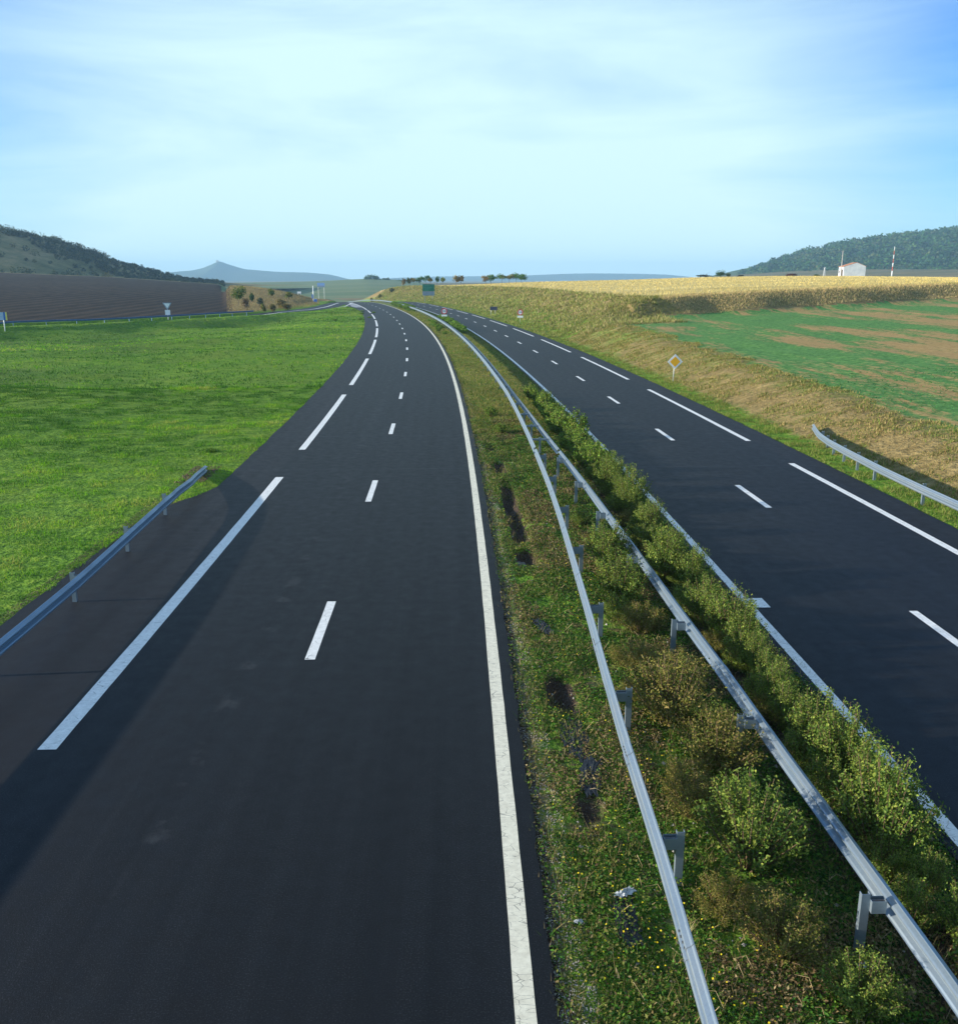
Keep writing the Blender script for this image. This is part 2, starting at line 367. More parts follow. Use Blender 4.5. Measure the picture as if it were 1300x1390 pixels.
def galv(name, c1, c2):
    m, t, b = mat(name, .42, .6); p = pos(t)
    f = noise(t, 30, p, 3, .6); g = noise(t, 1.3, p, 5, .6)
    c = mixc(t, f, c1, c2); c = mixc(t, math_(t, 'MULTIPLY', ramp(t, g, [(.45, (0, 0, 0)), (.75, (1, 1, 1))]), .35), c, (.22, .21, .19))
    t.links.new(c, b.inputs['Base Color']); t.links.new(ramp(t, g, [(.3, (.36,) * 3), (.7, (.58,) * 3)]), b.inputs['Roughness'])
    bump(t, b, f, .1, .003); return m
M['galv'] = galv('galvanised_steel', (.20, .265, .32), (.29, .355, .41)); M['galv_shaded'] = galv('shade_tinted_galvanised_steel', (.15, .235, .32), (.21, .30, .39))  # second copy has the beam's shade and blue sky reflection put into its colour
M['bolt'] = simple('steel_bolt', (.10, .10, .10), (.2, .2, .2), 20, .5, .7)
def ground_mat(name, cols, scales=(.25, 2.2, 18), bmp=.5, tinted=False, stretch=None, bd=.06):
    """three noise scales over a palette of (dark, mid, light)"""
    m, t, b = mat(name, .95, 0, .1); p = pos(t)
    a = noise(t, scales[0], p, 5, .6, stretch); d = noise(t, scales[1], p, 5, .65, stretch); f = noise(t, scales[2], p, 4, .7)
    mixf = math_(t, 'MULTIPLY_ADD', a, .9, math_(t, 'MULTIPLY_ADD', d, .7, math_(t, 'MULTIPLY', f, .5)))
    c = ramp(t, mixf, [(.78, cols[0]), (1.05, cols[1]), (1.30, cols[2])] if False else [(.62, cols[0]), (.80, cols[1]), (.98, cols[2])])
    mul = math_(t, 'MULTIPLY', mixf, .76); c = ramp(t, mul, [(.58, cols[0]), (.76, cols[1]), (.95, cols[2])])
    if tinted: c = mixc(t, 1, c, attr_col(t), 'MULTIPLY')
    t.links.new(c, b.inputs['Base Color']); bump(t, b, math_(t, 'ADD', d, math_(t, 'MULTIPLY', f, .6)), bmp, bd)
    return m
def grass_mat():
    """one shader for verges, median and meadow: red = dryness, green = bare soil, blue = dark herbs"""
    m, t, b = mat('grass_and_earth', .95, 0, .1); p = pos(t)
    sx = N(t, 'ShaderNodeSeparateColor'); t.links.new(attr_col(t), sx.inputs[0])
    a = noise(t, .16, p, 5, .6, (1, .6, 1)); d = noise(t, 1.4, p, 5, .7, (.7, 1.6, 1)); f = noise(t, 14, p, 5, .7); g = noise(t, 4.5, p, 3, .6)
    k = math_(t, 'MULTIPLY_ADD', d, .6, math_(t, 'MULTIPLY', f, .4))
    lush = ramp(t, k, [(.34, (.032, .085, .010)), (.50, (.110, .225, .020)), (.66, (.23, .32, .035))])
    lush = mixc(t, math_(t, 'MULTIPLY', ramp(t, a, [(.45, (0, 0, 0)), (.70, (1, 1, 1))]), .45), lush, (.17, .21, .035))
    dry = ramp(t, k, [(.33, (.085, .060, .024)), (.50, (.24, .175, .070)), (.68, (.38, .29, .125))])
    soil = ramp(t, k, [(.35, (.022, .015, .012)), (.65, (.105, .075, .055))])
    herb = ramp(t, k, [(.35, (.008, .022, .008)), (.65, (.035, .085, .018))])
    def w(ch, amp, lo, hi):
        n_ = math_(t, 'MULTIPLY_ADD', math_(t, 'SUBTRACT', math_(t, 'MULTIPLY_ADD', g, .5, math_(t, 'MULTIPLY', d, .5)), .5), amp, sx.outputs[ch])
        mr = N(t, 'ShaderNodeMapRange', interpolation_type='SMOOTHSTEP'); t.links.new(n_, mr.inputs[0]); mr.inputs[1].default_value = lo; mr.inputs[2].default_value = hi
        return mr.outputs[0]
    c = mixc(t, w(2, 1.4, .3, .7), lush, herb); c = mixc(t, w(0, 1.6, .25, .75), c, dry); c = mixc(t, w(1, 1.6, .35, .65), c, soil)
    t.links.new(c, b.inputs['Base Color']); bump(t, b, math_(t, 'ADD', math_(t, 'MULTIPLY', d, 1.3), math_(t, 'MULTIPLY', g, .6)), .9, .28)
    return m
M['grass'] = grass_mat()
def plough_mat():
    m, t, b = mat('ploughed_soil', .95, 0, .1); p = pos(t)
    w_ = N(t, 'ShaderNodeTexWave', wave_type='BANDS', bands_direction='X'); w_.inputs['Scale'].default_value = .075; w_.inputs['Distortion'].default_value = .9; w_.inputs['Detail'].default_value = 3; w_.inputs['Detail Scale'].default_value = .6
    mp = N(t, 'ShaderNodeMapping'); mp.inputs['Rotation'].default_value = (0, 0, R(-22)); mp.inputs['Scale'].default_value = (1, .12, .1); t.links.new(p, mp.inputs[0]); t.links.new(mp.outputs[0], w_.inputs['Vector'])
    a = noise(t, .02, p, 5, .6); f = noise(t, .9, p, 5, .7)
    k = math_(t, 'MULTIPLY_ADD', w_.outputs['Fac'], .26, math_(t, 'MULTIPLY_ADD', f, .35, math_(t, 'MULTIPLY', a, .4)))
    c = ramp(t, k, [(.35, (.015, .010, .007)), (.55, (.032, .022, .014)), (.8, (.070, .048, .027))])
    t.links.new(c, b.inputs['Base Color']); bump(t, b, math_(t, 'MULTIPLY_ADD', w_.outputs['Fac'], .5, f), .4, .3); return m
M['plough'] = plough_mat()
def crop_mat():
    m, t, b = mat('young_crop_rows', .95, 0, .1); p = pos(t)
    a = noise(t, .085, p, 5, .62, (1.9, .40, 1)); mp = N(t, 'ShaderNodeMapping'); mp.inputs['Rotation'].default_value = (0, 0, R(-4)); t.links.new(p, mp.inputs[0])
    d = noise(t, .35, mp.outputs[0], 6, .75, (2.2, .20, 1)); f = noise(t, 2.2, p, 8, .82)
    k = math_(t, 'MULTIPLY_ADD', a, .52, math_(t, 'MULTIPLY_ADD', d, .32, math_(t, 'MULTIPLY', f, .30)))
    g = ramp(t, f, [(.38, (.045, .12, .030)), (.50, (.085, .21, .050)), (.62, (.16, .30, .08))]); e = ramp(t, f, [(.35, (.24, .15, .055)), (.65, (.44, .30, .12))])
    mr = N(t, 'ShaderNodeMapRange', interpolation_type='SMOOTHSTEP'); t.links.new(k, mr.inputs[0]); mr.inputs[1].default_value = .555; mr.inputs[2].default_value = .615
    t.links.new(mixc(t, mr.outputs[0], g, e), b.inputs['Base Color']); bump(t, b, f, .5, .08); return m
M['crop'] = crop_mat()
M['stubble'] = ground_mat('dry_stubble', [(.28, .205, .07), (.48, .365, .13), (.64, .51, .21)], (.03, .5, 5), .5, stretch=(.5, 2.5, 1), bd=.12)
M['valley'] = ground_mat('pale_valley_fields', [(.07, .115, .055), (.12, .17, .075), (.19, .20, .10)], (.006, .03, .6), .2, stretch=(.25, 2.2, 1))
M['plain'] = ground_mat('distant_farmland', [(.07, .08, .03), (.13, .12, .055), (.22, .17, .085)], (.006, .04, .6), .2, stretch=(.6, 2, 1))
M['scrub_ground'] = ground_mat('dry_hillside', [(.055, .065, .022), (.14, .13, .05), (.28, .21, .10)], (.018, .12, 1.2), .5, bd=.5)
M['wood_ground'] = ground_mat('wooded_hillside', [(.016, .048, .014), (.030, .075, .020), (.09, .10, .045)], (.01, .06, .6), .4, bd=.5)
M['far_hill'] = ground_mat('distant_woodland', [(.025, .045, .025), (.04, .065, .03), (.06, .08, .04)], (.002, .012, .1), .2)
def leaf_mat(name, rough=.55, trans=.25):
    m, t, b = mat(name, rough, 0, .12); c = attr_col(t); t.links.new(c, b.inputs['Base Color'])
    tr = N(t, 'ShaderNodeBsdfTranslucent'); mx = N(t, 'ShaderNodeMixShader'); mx.inputs[0].default_value = trans
    t.links.new(mixc(t, 1, c, (1.0, 1.15, .6), 'MULTIPLY'), tr.inputs[0]); o = t.nodes['Material Output']
    t.links.new(b.outputs[0], mx.inputs[1]); t.links.new(tr.outputs[0], mx.inputs[2]); t.links.new(mx.outputs[0], o.inputs[0]); return m
M['leaf'] = leaf_mat('leaves'); M['blade'] = leaf_mat('grass_blades', .85, .3); M['dryblade'] = leaf_mat('dry_stalks', .8, .1)
M['bark'] = simple('bark', (.05, .036, .026), (.12, .09, .065), 12, .9, 0, .4)
M['stem'] = simple('twigs', (.09, .055, .03), (.17, .11, .06), 20, .9)
M['sign_white'] = simple('white_sign_sheeting', (.78, .80, .82), (.84, .85, .86), 3, .4)
M['sign_red'] = simple('red_sign_sheeting', (.48, .02, .03), (.56, .03, .035), 3, .4)
M['sign_orange'] = simple('amber_sign_sheeting', (.90, .42, .005), (.95, .48, .01), 3, .4)
M['sign_green'] = simple('green_sign_sheeting', (.005, .16, .09), (.01, .21, .12), 2, .4)
M['sign_blue'] = simple('blue_sign_sheeting', (.03, .13, .45), (.05, .18, .55), 2, .4)
M['sign_greyblue'] = simple('grey_blue_sign_back', (.22, .27, .36), (.30, .35, .44), 2, .5, .2)
M['sign_yellow'] = simple('yellow_sign_sheeting', (.70, .60, .12), (.80, .70, .2), 2, .4)
M['sign_black'] = simple('dark_lettering', (.02, .03, .05), (.03, .04, .06), 2, .5)
M['sign_dark'] = simple('slate_panel', (.055, .055, .10), (.085, .08, .14), 2, .5)
M['pole'] = simple('galvanised_pole', (.42, .44, .45), (.55, .57, .58), 9, .5, .4)
M['concrete'] = simple('concrete', (.34, .31, .27), (.46, .43, .38), 3, .9, 0, .2)
M['white_metal'] = simple('white_painted_metal', (.76, .78, .80), (.84, .86, .87), 3, .4)
M['red_paint'] = simple('red_mast_paint', (.40, .06, .03), (.50, .09, .05), 2, .6)
M['liner'] = simple('black_drain_liner', (.004, .005, .008), (.014, .016, .022), 6, .55, 0, .6)
M['litter'] = simple('pale_plastic_litter', (.30, .32, .34), (.48, .50, .52), 9, .5, 0, .5)
M['stone'] = simple('grey_stone', (.22, .20, .18), (.38, .35, .31), 9, .9, 0, .4)

# ------------------------------------------------------------------ terrain
def geo(a, b, g, s0):
    r = [a]; st = s0
    while r[-1] < b: r.append(r[-1] + st); st *= g
    return r
xr = list(np.arange(-130, -9, .6)) + list(np.arange(-9, .8, .4)) + list(np.arange(.8, 6.4, .13)) + list(np.arange(6.4, 30, .35)) + list(np.arange(30, 130, .8))
xs = np.array(sorted([-e for e in geo(131, 6800, 1.045, 3)]) + xr + geo(131, 6800, 1.045, 3))
ys = np.array(list(np.arange(-60, 5, 4)) + list(np.arange(5, 34, .22)) + list(np.arange(34, 70, .5)) + list(np.arange(70, 160, .9)) + list(np.arange(160, 430, 1.6)) + geo(430, 6900, 1.035, 4))
GX, GY = np.meshgrid(xs, ys); GZ = H(GX, GY)
nx, ny = len(xs), len(ys)
GS, GO = W2S(GX, GY)
# cover weights: dryness, bare soil, dark herbs
ds = polydist(GX, GY, SLIP); side = slip_side(GX, GY)
lf = fbm(GX * .05, GY * .05, 4); mf = fbm(GX * .4 + 9, GY * .4, 3)
dry = np.zeros_like(GX); soil = np.zeros_like(GX); herb = np.zeros_like(GX)
medi = (GO > 3.8) & (GO < 10.1)
ns = 1 - sm(38, 60, GS)
dry = np.where(medi, .30 + .35 * (mf - .4) + .45 * (1 - sm(4.05, 4.4, GO)) + .15 * (1 - ns), dry)
soil = np.where(medi, ns * .22 + .50 * (1 - sm(4.0, 4.28, GO)) + ns * (.45 * np.exp(-((GO - 8.55) / .4) ** 2) + .12) + .9 * np.exp(-((GO - 4.9) / .22) ** 2) * ns * sm(.45, .6, fbm(GS * .55 + 3, GO * .2, 2)), soil)
herb = np.where(medi, ns * (.40 + .35 * sm(6, 8.0, GO)) + .0, herb)
Rt = GO > 18.2
oc = slope_o(GS)
bandR = (.90 - .30 * sm(45, 100, GS)) * sm(19.0, 20.6, GO) * (1 - sm(-.5, 4.5, GO - oc)) * (.55 + .75 * fbm(GS * .12, GO * .5, 3))
dry = np.where(Rt & (GS < 108), .05 + .85 * bandR + .25 * (mf - .5), dry)
cutw = np.clip((GO - 20) / 14, 0, 1)
dry = np.where(Rt & (GS >= 108), .08 + .95 * sm(.30, .85, cutw) * np.interp(GS, [108, 150, 200, 300], [1.25, .9, .75, 1]) + .50 * (fbm(GS * .2, GO * .25, 4) - .5), dry)
herb = np.where(Rt & (GS > 150) & (GS < 345), .55 * np.exp(-((cutw - .92) / .14) ** 2) * sm(.42, .58, fbm(GS * .04, GO * .08, 2)) * 1.2, herb)
herb = np.where(Rt & (GS < 108), 0, herb)
Lt = GO < -5.6
dry = np.where(Lt & (side > 0), .02 + .16 * sm(.45, .75, lf) + .10 * (mf - .5), dry); herb = np.where(Lt & (side > 0), .30 * sm(-9, -34, GO) * (.5 + sm(.4, .6, lf)), herb)
bt = bank_t(GX, GY) + 3.0 * (fbm(GX * .12, GY * .12, 2) - .5)
bank = (bt > 0) & (GO > 26) & (bt < 60) & (GY < 400)
dry = np.where(bank, .72, dry); soil = np.where(bank, .12, soil); herb = np.where(bank, .0 + .5 * sm(.45, .62, fbm(GX * .05 + 4, GY * .1, 2)), herb)
far_side = Lt & (side < 0)
dry = np.where(far_side, .78 * sm(5, 9, ds) + .3 * (mf - .5), dry)
herb = np.where(far_side & (ds < 14), .1, herb)
# zones by face
def fmid(A): return (A[:-1, :-1] + A[1:, :-1] + A[:-1, 1:] + A[1:, 1:]) / 4
fx, fy = fmid(GX), fmid(GY); fs, fo = fmid(GS), fmid(GO); fds = fmid(ds); fside = fmid(side); fbt = fmid(bt)
fu = 650 + 1191 * fx / np.maximum(fy, 30)
zone = np.zeros(fx.shape, int)
jit = 2.2 * (fbm(fx * .3, fy * .3, 2) - .5)
zone[(fo > slope_o(fs) + 1.4 + jit) & (fbt < -0.5) & (fo > 20) & (fs > -60) & (fo < 260)] = 1                    # crop field
zone[(fo > 33.5 + jit) & (fbt > 6.2 + jit * .5) & (fy < 560) & (fs > 60)] = 2                                 # stubble plateau
zone[(fside < -7 + jit) & (fds > 8) & (fy < 455) & (fu < 313 + jit * 1.2) & (fx < -40)] = 3                     # ploughed field
zone[(fy > np.where(fu < 440, 345, 460)) & (fu >= 300) & (fu < 575) & (fy < 1400) & (zone != 2)] = 4                                # valley fields
zone[(fy >= 455) & (zone != 4) | (zone == 0) & ((np.abs(fx) > 400) | (fy > 600))] = 5                         # distant farmland
V = np.stack([GX, GY, GZ], -1).reshape(-1, 3); Cc = np.stack([dry, soil, herb], -1).reshape(-1, 3)
idx = np.arange(nx * ny).reshape(ny, nx)
Fq = np.stack([idx[:-1, :-1], idx[:-1, 1:], idx[1:, 1:], idx[1:, :-1]], -1).reshape(-1, 4)
zf = zone.ravel()
for k, (nm, mk) in enumerate((('ground', 'grass'), ('crop_field', 'crop'), ('stubble_field', 'stubble'), ('ploughed_field', 'plough'), ('valley_field', 'valley'), ('farmland', 'plain'))):
    F = Fq[zf == k]; u, inv = np.unique(F, return_inverse=True)
    o = npmesh(nm, V[u], inv.reshape(F.shape), M[mk], col=np.clip(Cc[u], 0, 1), smooth=True); tag(o, kind='structure')

# hills as bodies with their own depth
def hill(name, mk, crest, Y, front, back, x0, x1, step, nz=1, zb=-8, sharp=False):
    """crest: list of (x, z) of the skyline at distance Y"""
    X = np.arange(x0, x1 + step, step); T = np.linspace(0, 1, 41); cx, cz = zip(*crest); zc = np.interp(X, cx, cz)
    ker = np.array([1, 2, 1]) / 4; zc = np.convolve(np.pad(zc, 1, 'edge'), ker, 'valid')
    XX, TT = np.meshgrid(X, T); prof = np.where(TT < .6, np.sin(np.clip(TT / .6, 0, 1) * math.pi / 2) ** 1.25, np.cos(np.clip((TT - .6) / .4, 0, 1) * math.pi / 2))
    if sharp: prof = np.where(TT < .6, TT / .6, (1 - TT) / .4) ** 1.15
    YY = Y - front + np.where(TT < .6, TT / .6 * front, front + (TT - .6) / .4 * back)
    ZZ = zb + (np.maximum(zc, zb + .5)[None, :] - zb) * prof + (fbm(XX / (step * 6), YY / (step * 6), 4) - .5) * nz * prof * np.minimum(1, np.maximum(zc - zb, 0) / 25)
    n, m = XX.shape; id_ = np.arange(n * m).reshape(n, m)
    F = np.stack([id_[:-1, :-1], id_[:-1, 1:], id_[1:, 1:], id_[1:, :-1]], -1).reshape(-1, 4)
    o = npmesh(name, np.stack([XX, YY, ZZ], -1).reshape(-1, 3), F, M[mk], smooth=True); tag(o, kind='structure')
    return XX, YY, ZZ
def crest_from(pts, Y): return [((px - 650) / 1191 * Y, pz(py, Y)) for px, py in pts]
sh = crest_from([(-500, 306), (-120, 308), (0, 315), (30, 318), (60, 329), (80, 341), (120, 353), (150, 364), (170, 374), (200, 378), (240, 382), (270, 386), (310, 391), (340, 398)], 620)
SHX, SHY, SHZ = hill('scrub_hill', 'scrub_ground', sh, 620, 176, 220, -640, -160, 4, 5, 2)
wh = crest_from([(930, 381), (960, 379), (1000, 373), (1040, 363), (1080, 353), (1120, 344), (1160, 335), (1200, 329), (1240, 324), (1300, 319), (1420, 315), (1700, 330), (2000, 360)], 1500)
WHX, WHY, WHZ = hill('wooded_hill', 'wood_ground', wh, 1500, 520, 500, 340, 1750, 14, 10, -4)
hill('distant_mountain', 'far_hill', crest_from([(60, 385), (150, 376), (205, 371), (240, 369), (264, 366.8), (277, 363.8), (287, 359.8), (293, 357.0), (299, 354.6), (306, 356.6), (313, 359.2), (323, 362.8), (336, 365.6), (352, 367.2), (378, 369), (422, 370), (446, 372.5), (460, 375.5), (472, 378.5), (495, 382), (520, 385)], 4500), 4500, 420, 420, -2400, -480, 8, 3, -10, True)
hill('distant_ridge', 'far_hill', crest_from([(440, 382), (500, 379), (545, 377), (600, 375.3), (700, 374.5), (760, 372), (800, 371), (860, 371.6), (905, 373), (940, 376), (1010, 378), (1060, 382)], 5600), 5600, 600, 600, -1050, 2050, 20, 4, -10, True)

# ------------------------------------------------------------------ roads and painted markings
def strip(name, s0, s1, a, b, z, mk, ds_=1.0, no=2, kind='structure', ragged=0, zoff=None):
    n = max(2, int((s1 - s0) / ds_) + 1); S = np.linspace(s0, s1, n); fa = a if callable(a) else (lambda s: s * 0 + a); fb = b if callable(b) else (lambda s: s * 0 + b)
    A, B = fa(S), fb(S)
    if ragged:
        A = A - ragged * (fbm(S * 2.1, S * 0 + 3, 4) - .3); B = B + ragged * (fbm(S * 2.3, S * 0 + 8, 4) - .3)
    t = np.linspace(0, 1, no); O = A[:, None] * (1 - t) + B[:, None] * t; SS = np.repeat(S[:, None], no, 1)
    x, y = S2W(SS, O); zz = zrc(SS) + z
    id_ = np.arange(n * no).reshape(n, no); F = np.stack([id_[:-1, :-1], id_[:-1, 1:], id_[1:, 1:], id_[1:, :-1]], -1).reshape(-1, 4)
    o = npmesh(name, np.stack([x, y, zz], -1).reshape(-1, 3), F, M[mk], uv=np.stack([O, SS], -1).reshape(-1, 2)); return tag(o, kind=kind)
strip('road', -20, 420, LO, lambda s: s * 0 + 3.93 + .0016 * np.minimum(s, 200) + .08, 0, 'asphalt', .5, 14, ragged=.10)
strip('road', -20, 420, lambda s: RI(s) - .25, RO, 0, 'asphalt', .5, 14, ragged=.10)
def poly_strip(name, P, w, z, mk, off=0, sub=8):
    """ribbon of width w along a plan polyline smoothed with Catmull-Rom"""
    P = np.array(P, float); Q = []
    for i in range(len(P) - 1):
        p0, p1, p2, p3 = P[max(i - 1, 0)], P[i], P[i + 1], P[min(i + 2, len(P) - 1)]
        for k in range(sub):
            t = k / sub; Q.append(.5 * ((2 * p1) + (-p0 + p2) * t + (2 * p0 - 5 * p1 + 4 * p2 - p3) * t * t + (-p0 + 3 * p1 - 3 * p2 + p3) * t ** 3))
    Q.append(P[-1]); Q = np.array(Q); T = np.gradient(Q, axis=0); T /= np.linalg.norm(T, axis=1)[:, None]; Nn = np.stack([T[:, 1], -T[:, 0]], 1)
    A, B = Q + Nn * (off - w / 2), Q + Nn * (off + w / 2); n = len(Q); G = np.concatenate([A, B]); s, o = W2S(G[:, 0], G[:, 1])
    V_ = np.column_stack([G, zrc(s) + z - slow(G[:, 0], G[:, 1])]); F = np.array([(i, i + n, i + n + 1, i + 1) for i in range(n - 1)])
    o_ = npmesh(name, V_, F, M[mk], uv=np.column_stack([np.r_[np.zeros(n), np.ones(n) * w], np.r_[np.arange(n), np.arange(n)]]))
    return tag(o_, kind='structure'), Q
_, SQ = poly_strip('slip_road', SLIP, 6.6, -.008, 'asphalt')
poly_strip('road_marking', [(-45.5, 283), (-44.6, 272), (-43.3, 258), (-42.2, 243), (-42.0, 232), (-42.9, 216), (-49.8, 191.5)], .45, .0, 'paint_white')
poly_strip('road_marking', [(-42.2, 292), (-40.0, 272), (-38.4, 255), (-37.4, 243), (-38.2, 234)], .35, .008, 'paint_white')
strip('road_marking', 238, 291, lambda s: np.interp(s, [238, 241, 291], [-4.2, -7.1, -5.0]) if False else np.interp(s, [238, 245, 270, 291], [-5.9, -6.6, -5.9, -4.3]), -4.05, .004, 'gore', 1)
tagm = lambda o: tag(o, kind='structure')
strip('road_marking', -20, 400, lambda s: LI(s) - .11, lambda s: LI(s) + .11, .004, 'paint_cream', .5, ragged=.014)
strip('road_marking', -20, 400, lambda s: RI(s) - .10, lambda s: RI(s) + .10, .004, 'paint_white', .5, ragged=.014)
oL = lambda s: -3.72 - .0012 * np.minimum(s, 200)
for s0, s1 in ((-13.5, 6.4), (12.7, 32.5), (38, 56.9), (62.2, 83.4), (88.5, 109.8), (114.7, 136.2), (141.4, 162.6), (168.7, 190.9), (197.6, 214.5), (219, 300)):
    strip('road_marking', s0, s1, lambda s: oL(s) - .15, lambda s: oL(s) + .15, .004, 'paint_white', .7, ragged=.016)
cl = [4.6, 17.6, 30.2, 43.4, 56.2, 69.3, 82.0, 95.2, 108.6, 121.7, 134.9, 148.4, 161.5, 175.3, 189, 202.6, 216.2, 229.8, 243.2, 256.5, 270, 283.5, 297]
for s in cl: strip('road_marking', s - 1.6, s + 1.6, -.10, .10, .004, 'paint_white', .4, ragged=.012)
cr_ = [4.2, 16.6, 28.9, 41.1, 53.35, 65.3, 78.2, 90.4, 103, 115.2, 127.2, 139.9, 153.2, 166.5, 179.4, 191.9, 205, 218.3, 231, 244, 257, 270, 283]
for s in cr_: strip('road_marking', s - 1.6, s + 1.6, 13.44, 13.64, .004, 'paint_white', .4, ragged=.012)
for s0, s1 in ((-10, 9.3), (14.7, 34.2), (39.2, 58.4), (64.4, 83.4), (89.1, 108.3), (114.3, 133), (139.4, 159.3), (165.5, 183.8), (190.2, 208.5), (215, 234), (240, 259), (265, 284)):
    strip('road_marking', s0, s1, 16.95, 17.2, .004, 'paint_white', .7, ragged=.016)
strip('road_marking', 18.5, 19.1, 9.97, 10.32, .008, 'paint_white', .2)

# ------------------------------------------------------------------ crash barriers
PROF = [(0, .155), (.014, .150), (.030, .128), (.075, .105), (.083, .090), (.083, .062), (.075, .048), (.030, .026), (.012, .012), (.012, -.012),
        (.030, -.026), (.075, -.048), (.083, -.062), (.083, -.090), (.075, -.105), (.030, -.128), (.014, -.150), (0, -.155)]
def beam(name, path, sgn, parent, zc=None):
    """W-profile beam; path = list of (x, y, z of the beam centre); sgn=+1 profile bulges to the right of the path"""
    P = np.array(path, float); T = np.gradient(P[:, :2], axis=0); T /= np.linalg.norm(T, axis=1)[:, None]; Nn = np.stack([T[:, 1], -T[:, 0]], 1) * sgn
    th = .004; pr = PROF + [(u - th if True else u, v) for u, v in reversed(PROF)]; k = len(pr); V_ = []
    for i in range(len(P)):
        for u, v in pr: V_.append((P[i, 0] + Nn[i, 0] * u, P[i, 1] + Nn[i, 1] * u, P[i, 2] + v))
    F = [(i * k + j, i * k + (j + 1) % k, (i + 1) * k + (j + 1) % k, (i + 1) * k + j) for i in range(len(P) - 1) for j in range(k)]
    return npmesh(name, np.array(V_), np.array(F), M['galv'], parent)
def post_mesh(h):
    m = MB(); w, d, t = .10, .055, .006
    m.box((0, 0, h / 2 - .15), (w, t, h + .3)); m.box((-w / 2 + t / 2, d / 2 + t / 2, h / 2 - .15), (t, d, h + .3)); m.box((w / 2 - t / 2, d / 2 + t / 2, h / 2 - .15), (t, d, h + .3))
    o = m.build('post', M['galv']); COL.objects.unlink(o); return o.data
def spacer_mesh(L):
    """open-topped folded bracket, L long in local x"""
    m = MB(); t = .005
    m.box((L / 2, -.045, 0), (L, t, .16)); m.box((L / 2, .045, 0), (L, t, .16)); m.box((t / 2, 0, 0), (t, .084, .15)); m.box((L - t / 2, 0, 0), (t, .084, .15)); m.box((L / 2, 0, -.075), (L - .012, .084, t))
    m.box((L * .5, 0, .055), (L - .012, .02, .02), 1)
    o = m.build('spacer', [M['galv'], M['bolt']]); COL.objects.unlink(o); return o.data
PM = post_mesh(.74); SM = spacer_mesh(.17)
def put_post(parent, x, y, z, ang, side_, dist=.17, spacer=True, h=1):
    """post at (x, y); ang = heading of the barrier; side_ = +1 when the beam lies to the right of the post"""
    p = link(bpy.data.objects.new('post', PM), parent); p.location = (x, y, z); p.rotation_euler = (0, 0, -ang); p.scale = (1, 1, h)
    if spacer:
        q = bpy.data.objects.new('spacer', SM); COL.objects.link(q); q.parent = p; q.location = (.052 * side_, 0, .60); q.rotation_euler = (0, 0, 0 if side_ > 0 else math.pi)
    return p
ZB = .60
ML = lambda s: np.interp(s, [0, 7.3, 8.8, 10.1, 11.6, 14.1, 16.8, 19.8, 23.9, 27.8, 30.6, 35.1, 40.2, 46.5, 52.8, 61, 72, 420], [5.15, 5.44, 5.50, 5.53, 5.56, 5.66, 5.79, 5.92, 6.10, 6.24, 6.31, 6.41, 6.51, 6.62, 6.70, 6.70, 6.70, 6.72])
MR = lambda s: np.interp(s, [0, 7.3, 9.2, 11.5, 13.8, 17.1, 19.4, 23.6, 27.7, 31.9, 35.5, 38.9, 44.5, 50.2, 56, 72, 420], [7.95, 7.88, 7.83, 7.77, 7.74, 7.65, 7.62, 7.53, 7.45, 7.34, 7.24, 7.16, 7.08, 7.00, 6.97, 6.97, 6.99])
def bpath(f, s0, s1, st):
    S = np.arange(s0, s1 + .01, st); x, y = S2W(S, f(S)); return np.column_stack([x, y, zrc(S) + ZB])
def laps(f, sg, t, ss):
    for s in ss:
        S_ = np.array([s - .16, s + .16]); x, y = S2W(S_, f(S_) + sg * .005); beam('lap_joint', rel(np.column_stack([x, y, [ZB + .003] * 2]), t), sg, t)
SPLIT = 34.6; BOLT = None
pl_ = [1.5, 5.4, 9.3, 13.15, 17.05, 21.1, 25.1, 29.2, 33.0]
t = empty('crash_barrier', (*map(float, S2W(17., ML(17.))), 0)); inv = Matrix.Translation(-t.location)
def rel(path, t): return np.asarray(path) - np.array(t.location)[None]
beam('beam', rel(bpath(ML, -1, SPLIT, 1.0), t), -1, t)
for s in pl_:
    x, y = S2W(s, float(ML(s)) + .22 + .05); put_post(t, float(x) - t.location.x, float(y) - t.location.y, 0, float(H0 - s / RAD), -1)
for s in (3.2, 7.6, 11.3, 15.2):
    x, y = S2W(s, float(ML(s)) - .088); h = float(H0 - s / RAD)
    for a in (-.12, -.04, .04, .12):
        for b in (-.076, .076):
            if BOLT is None: m = MB(); m.tube([(0, 0, 0), (-.014, 0, 0)], .014, 6); o = m.build('bolt', M['bolt'], t); BOLT = o.data
            else: o = link(bpy.data.objects.new('bolt', BOLT), t)
            o.location = (float(x) - t.location.x + .006 + a * math.sin(h), float(y) - t.location.y + a * math.cos(h), ZB + b)
            o.location.x -= .006; o.rotation_euler = (0, 0, -h)
laps(ML, -1, t, (3.2, 7.6, 11.3, 15.2, 19.1, 23.0, 27.2))
tag(t, 'galvanised steel barrier branch nearest the left carriageway, beam facing the cream line', 'crash barrier', 'branches of the barrier in the planted median')
t = empty('crash_barrier', (*map(float, S2W(17., MR(17.))), 0))
beam('beam', rel(bpath(MR, -1, SPLIT, 1.0), t), 1, t)
for s in (1.6, 5.6, 8.15, 12.2, 16.1, 20.3, 24.4, 28.3, 32.3):
    x, y = S2W(s, float(MR(s)) - .27); put_post(t, float(x) - t.location.x, float(y) - t.location.y, 0, float(H0 - s / RAD), 1)
laps(MR, 1, t, (3.3, 6.6, 9.9, 13.9, 17.9, 22.1, 26.0))
tag(t, 'galvanised steel barrier branch beside the shrub row, beam facing the right carriageway', 'crash barrier', 'branches of the barrier in the planted median')
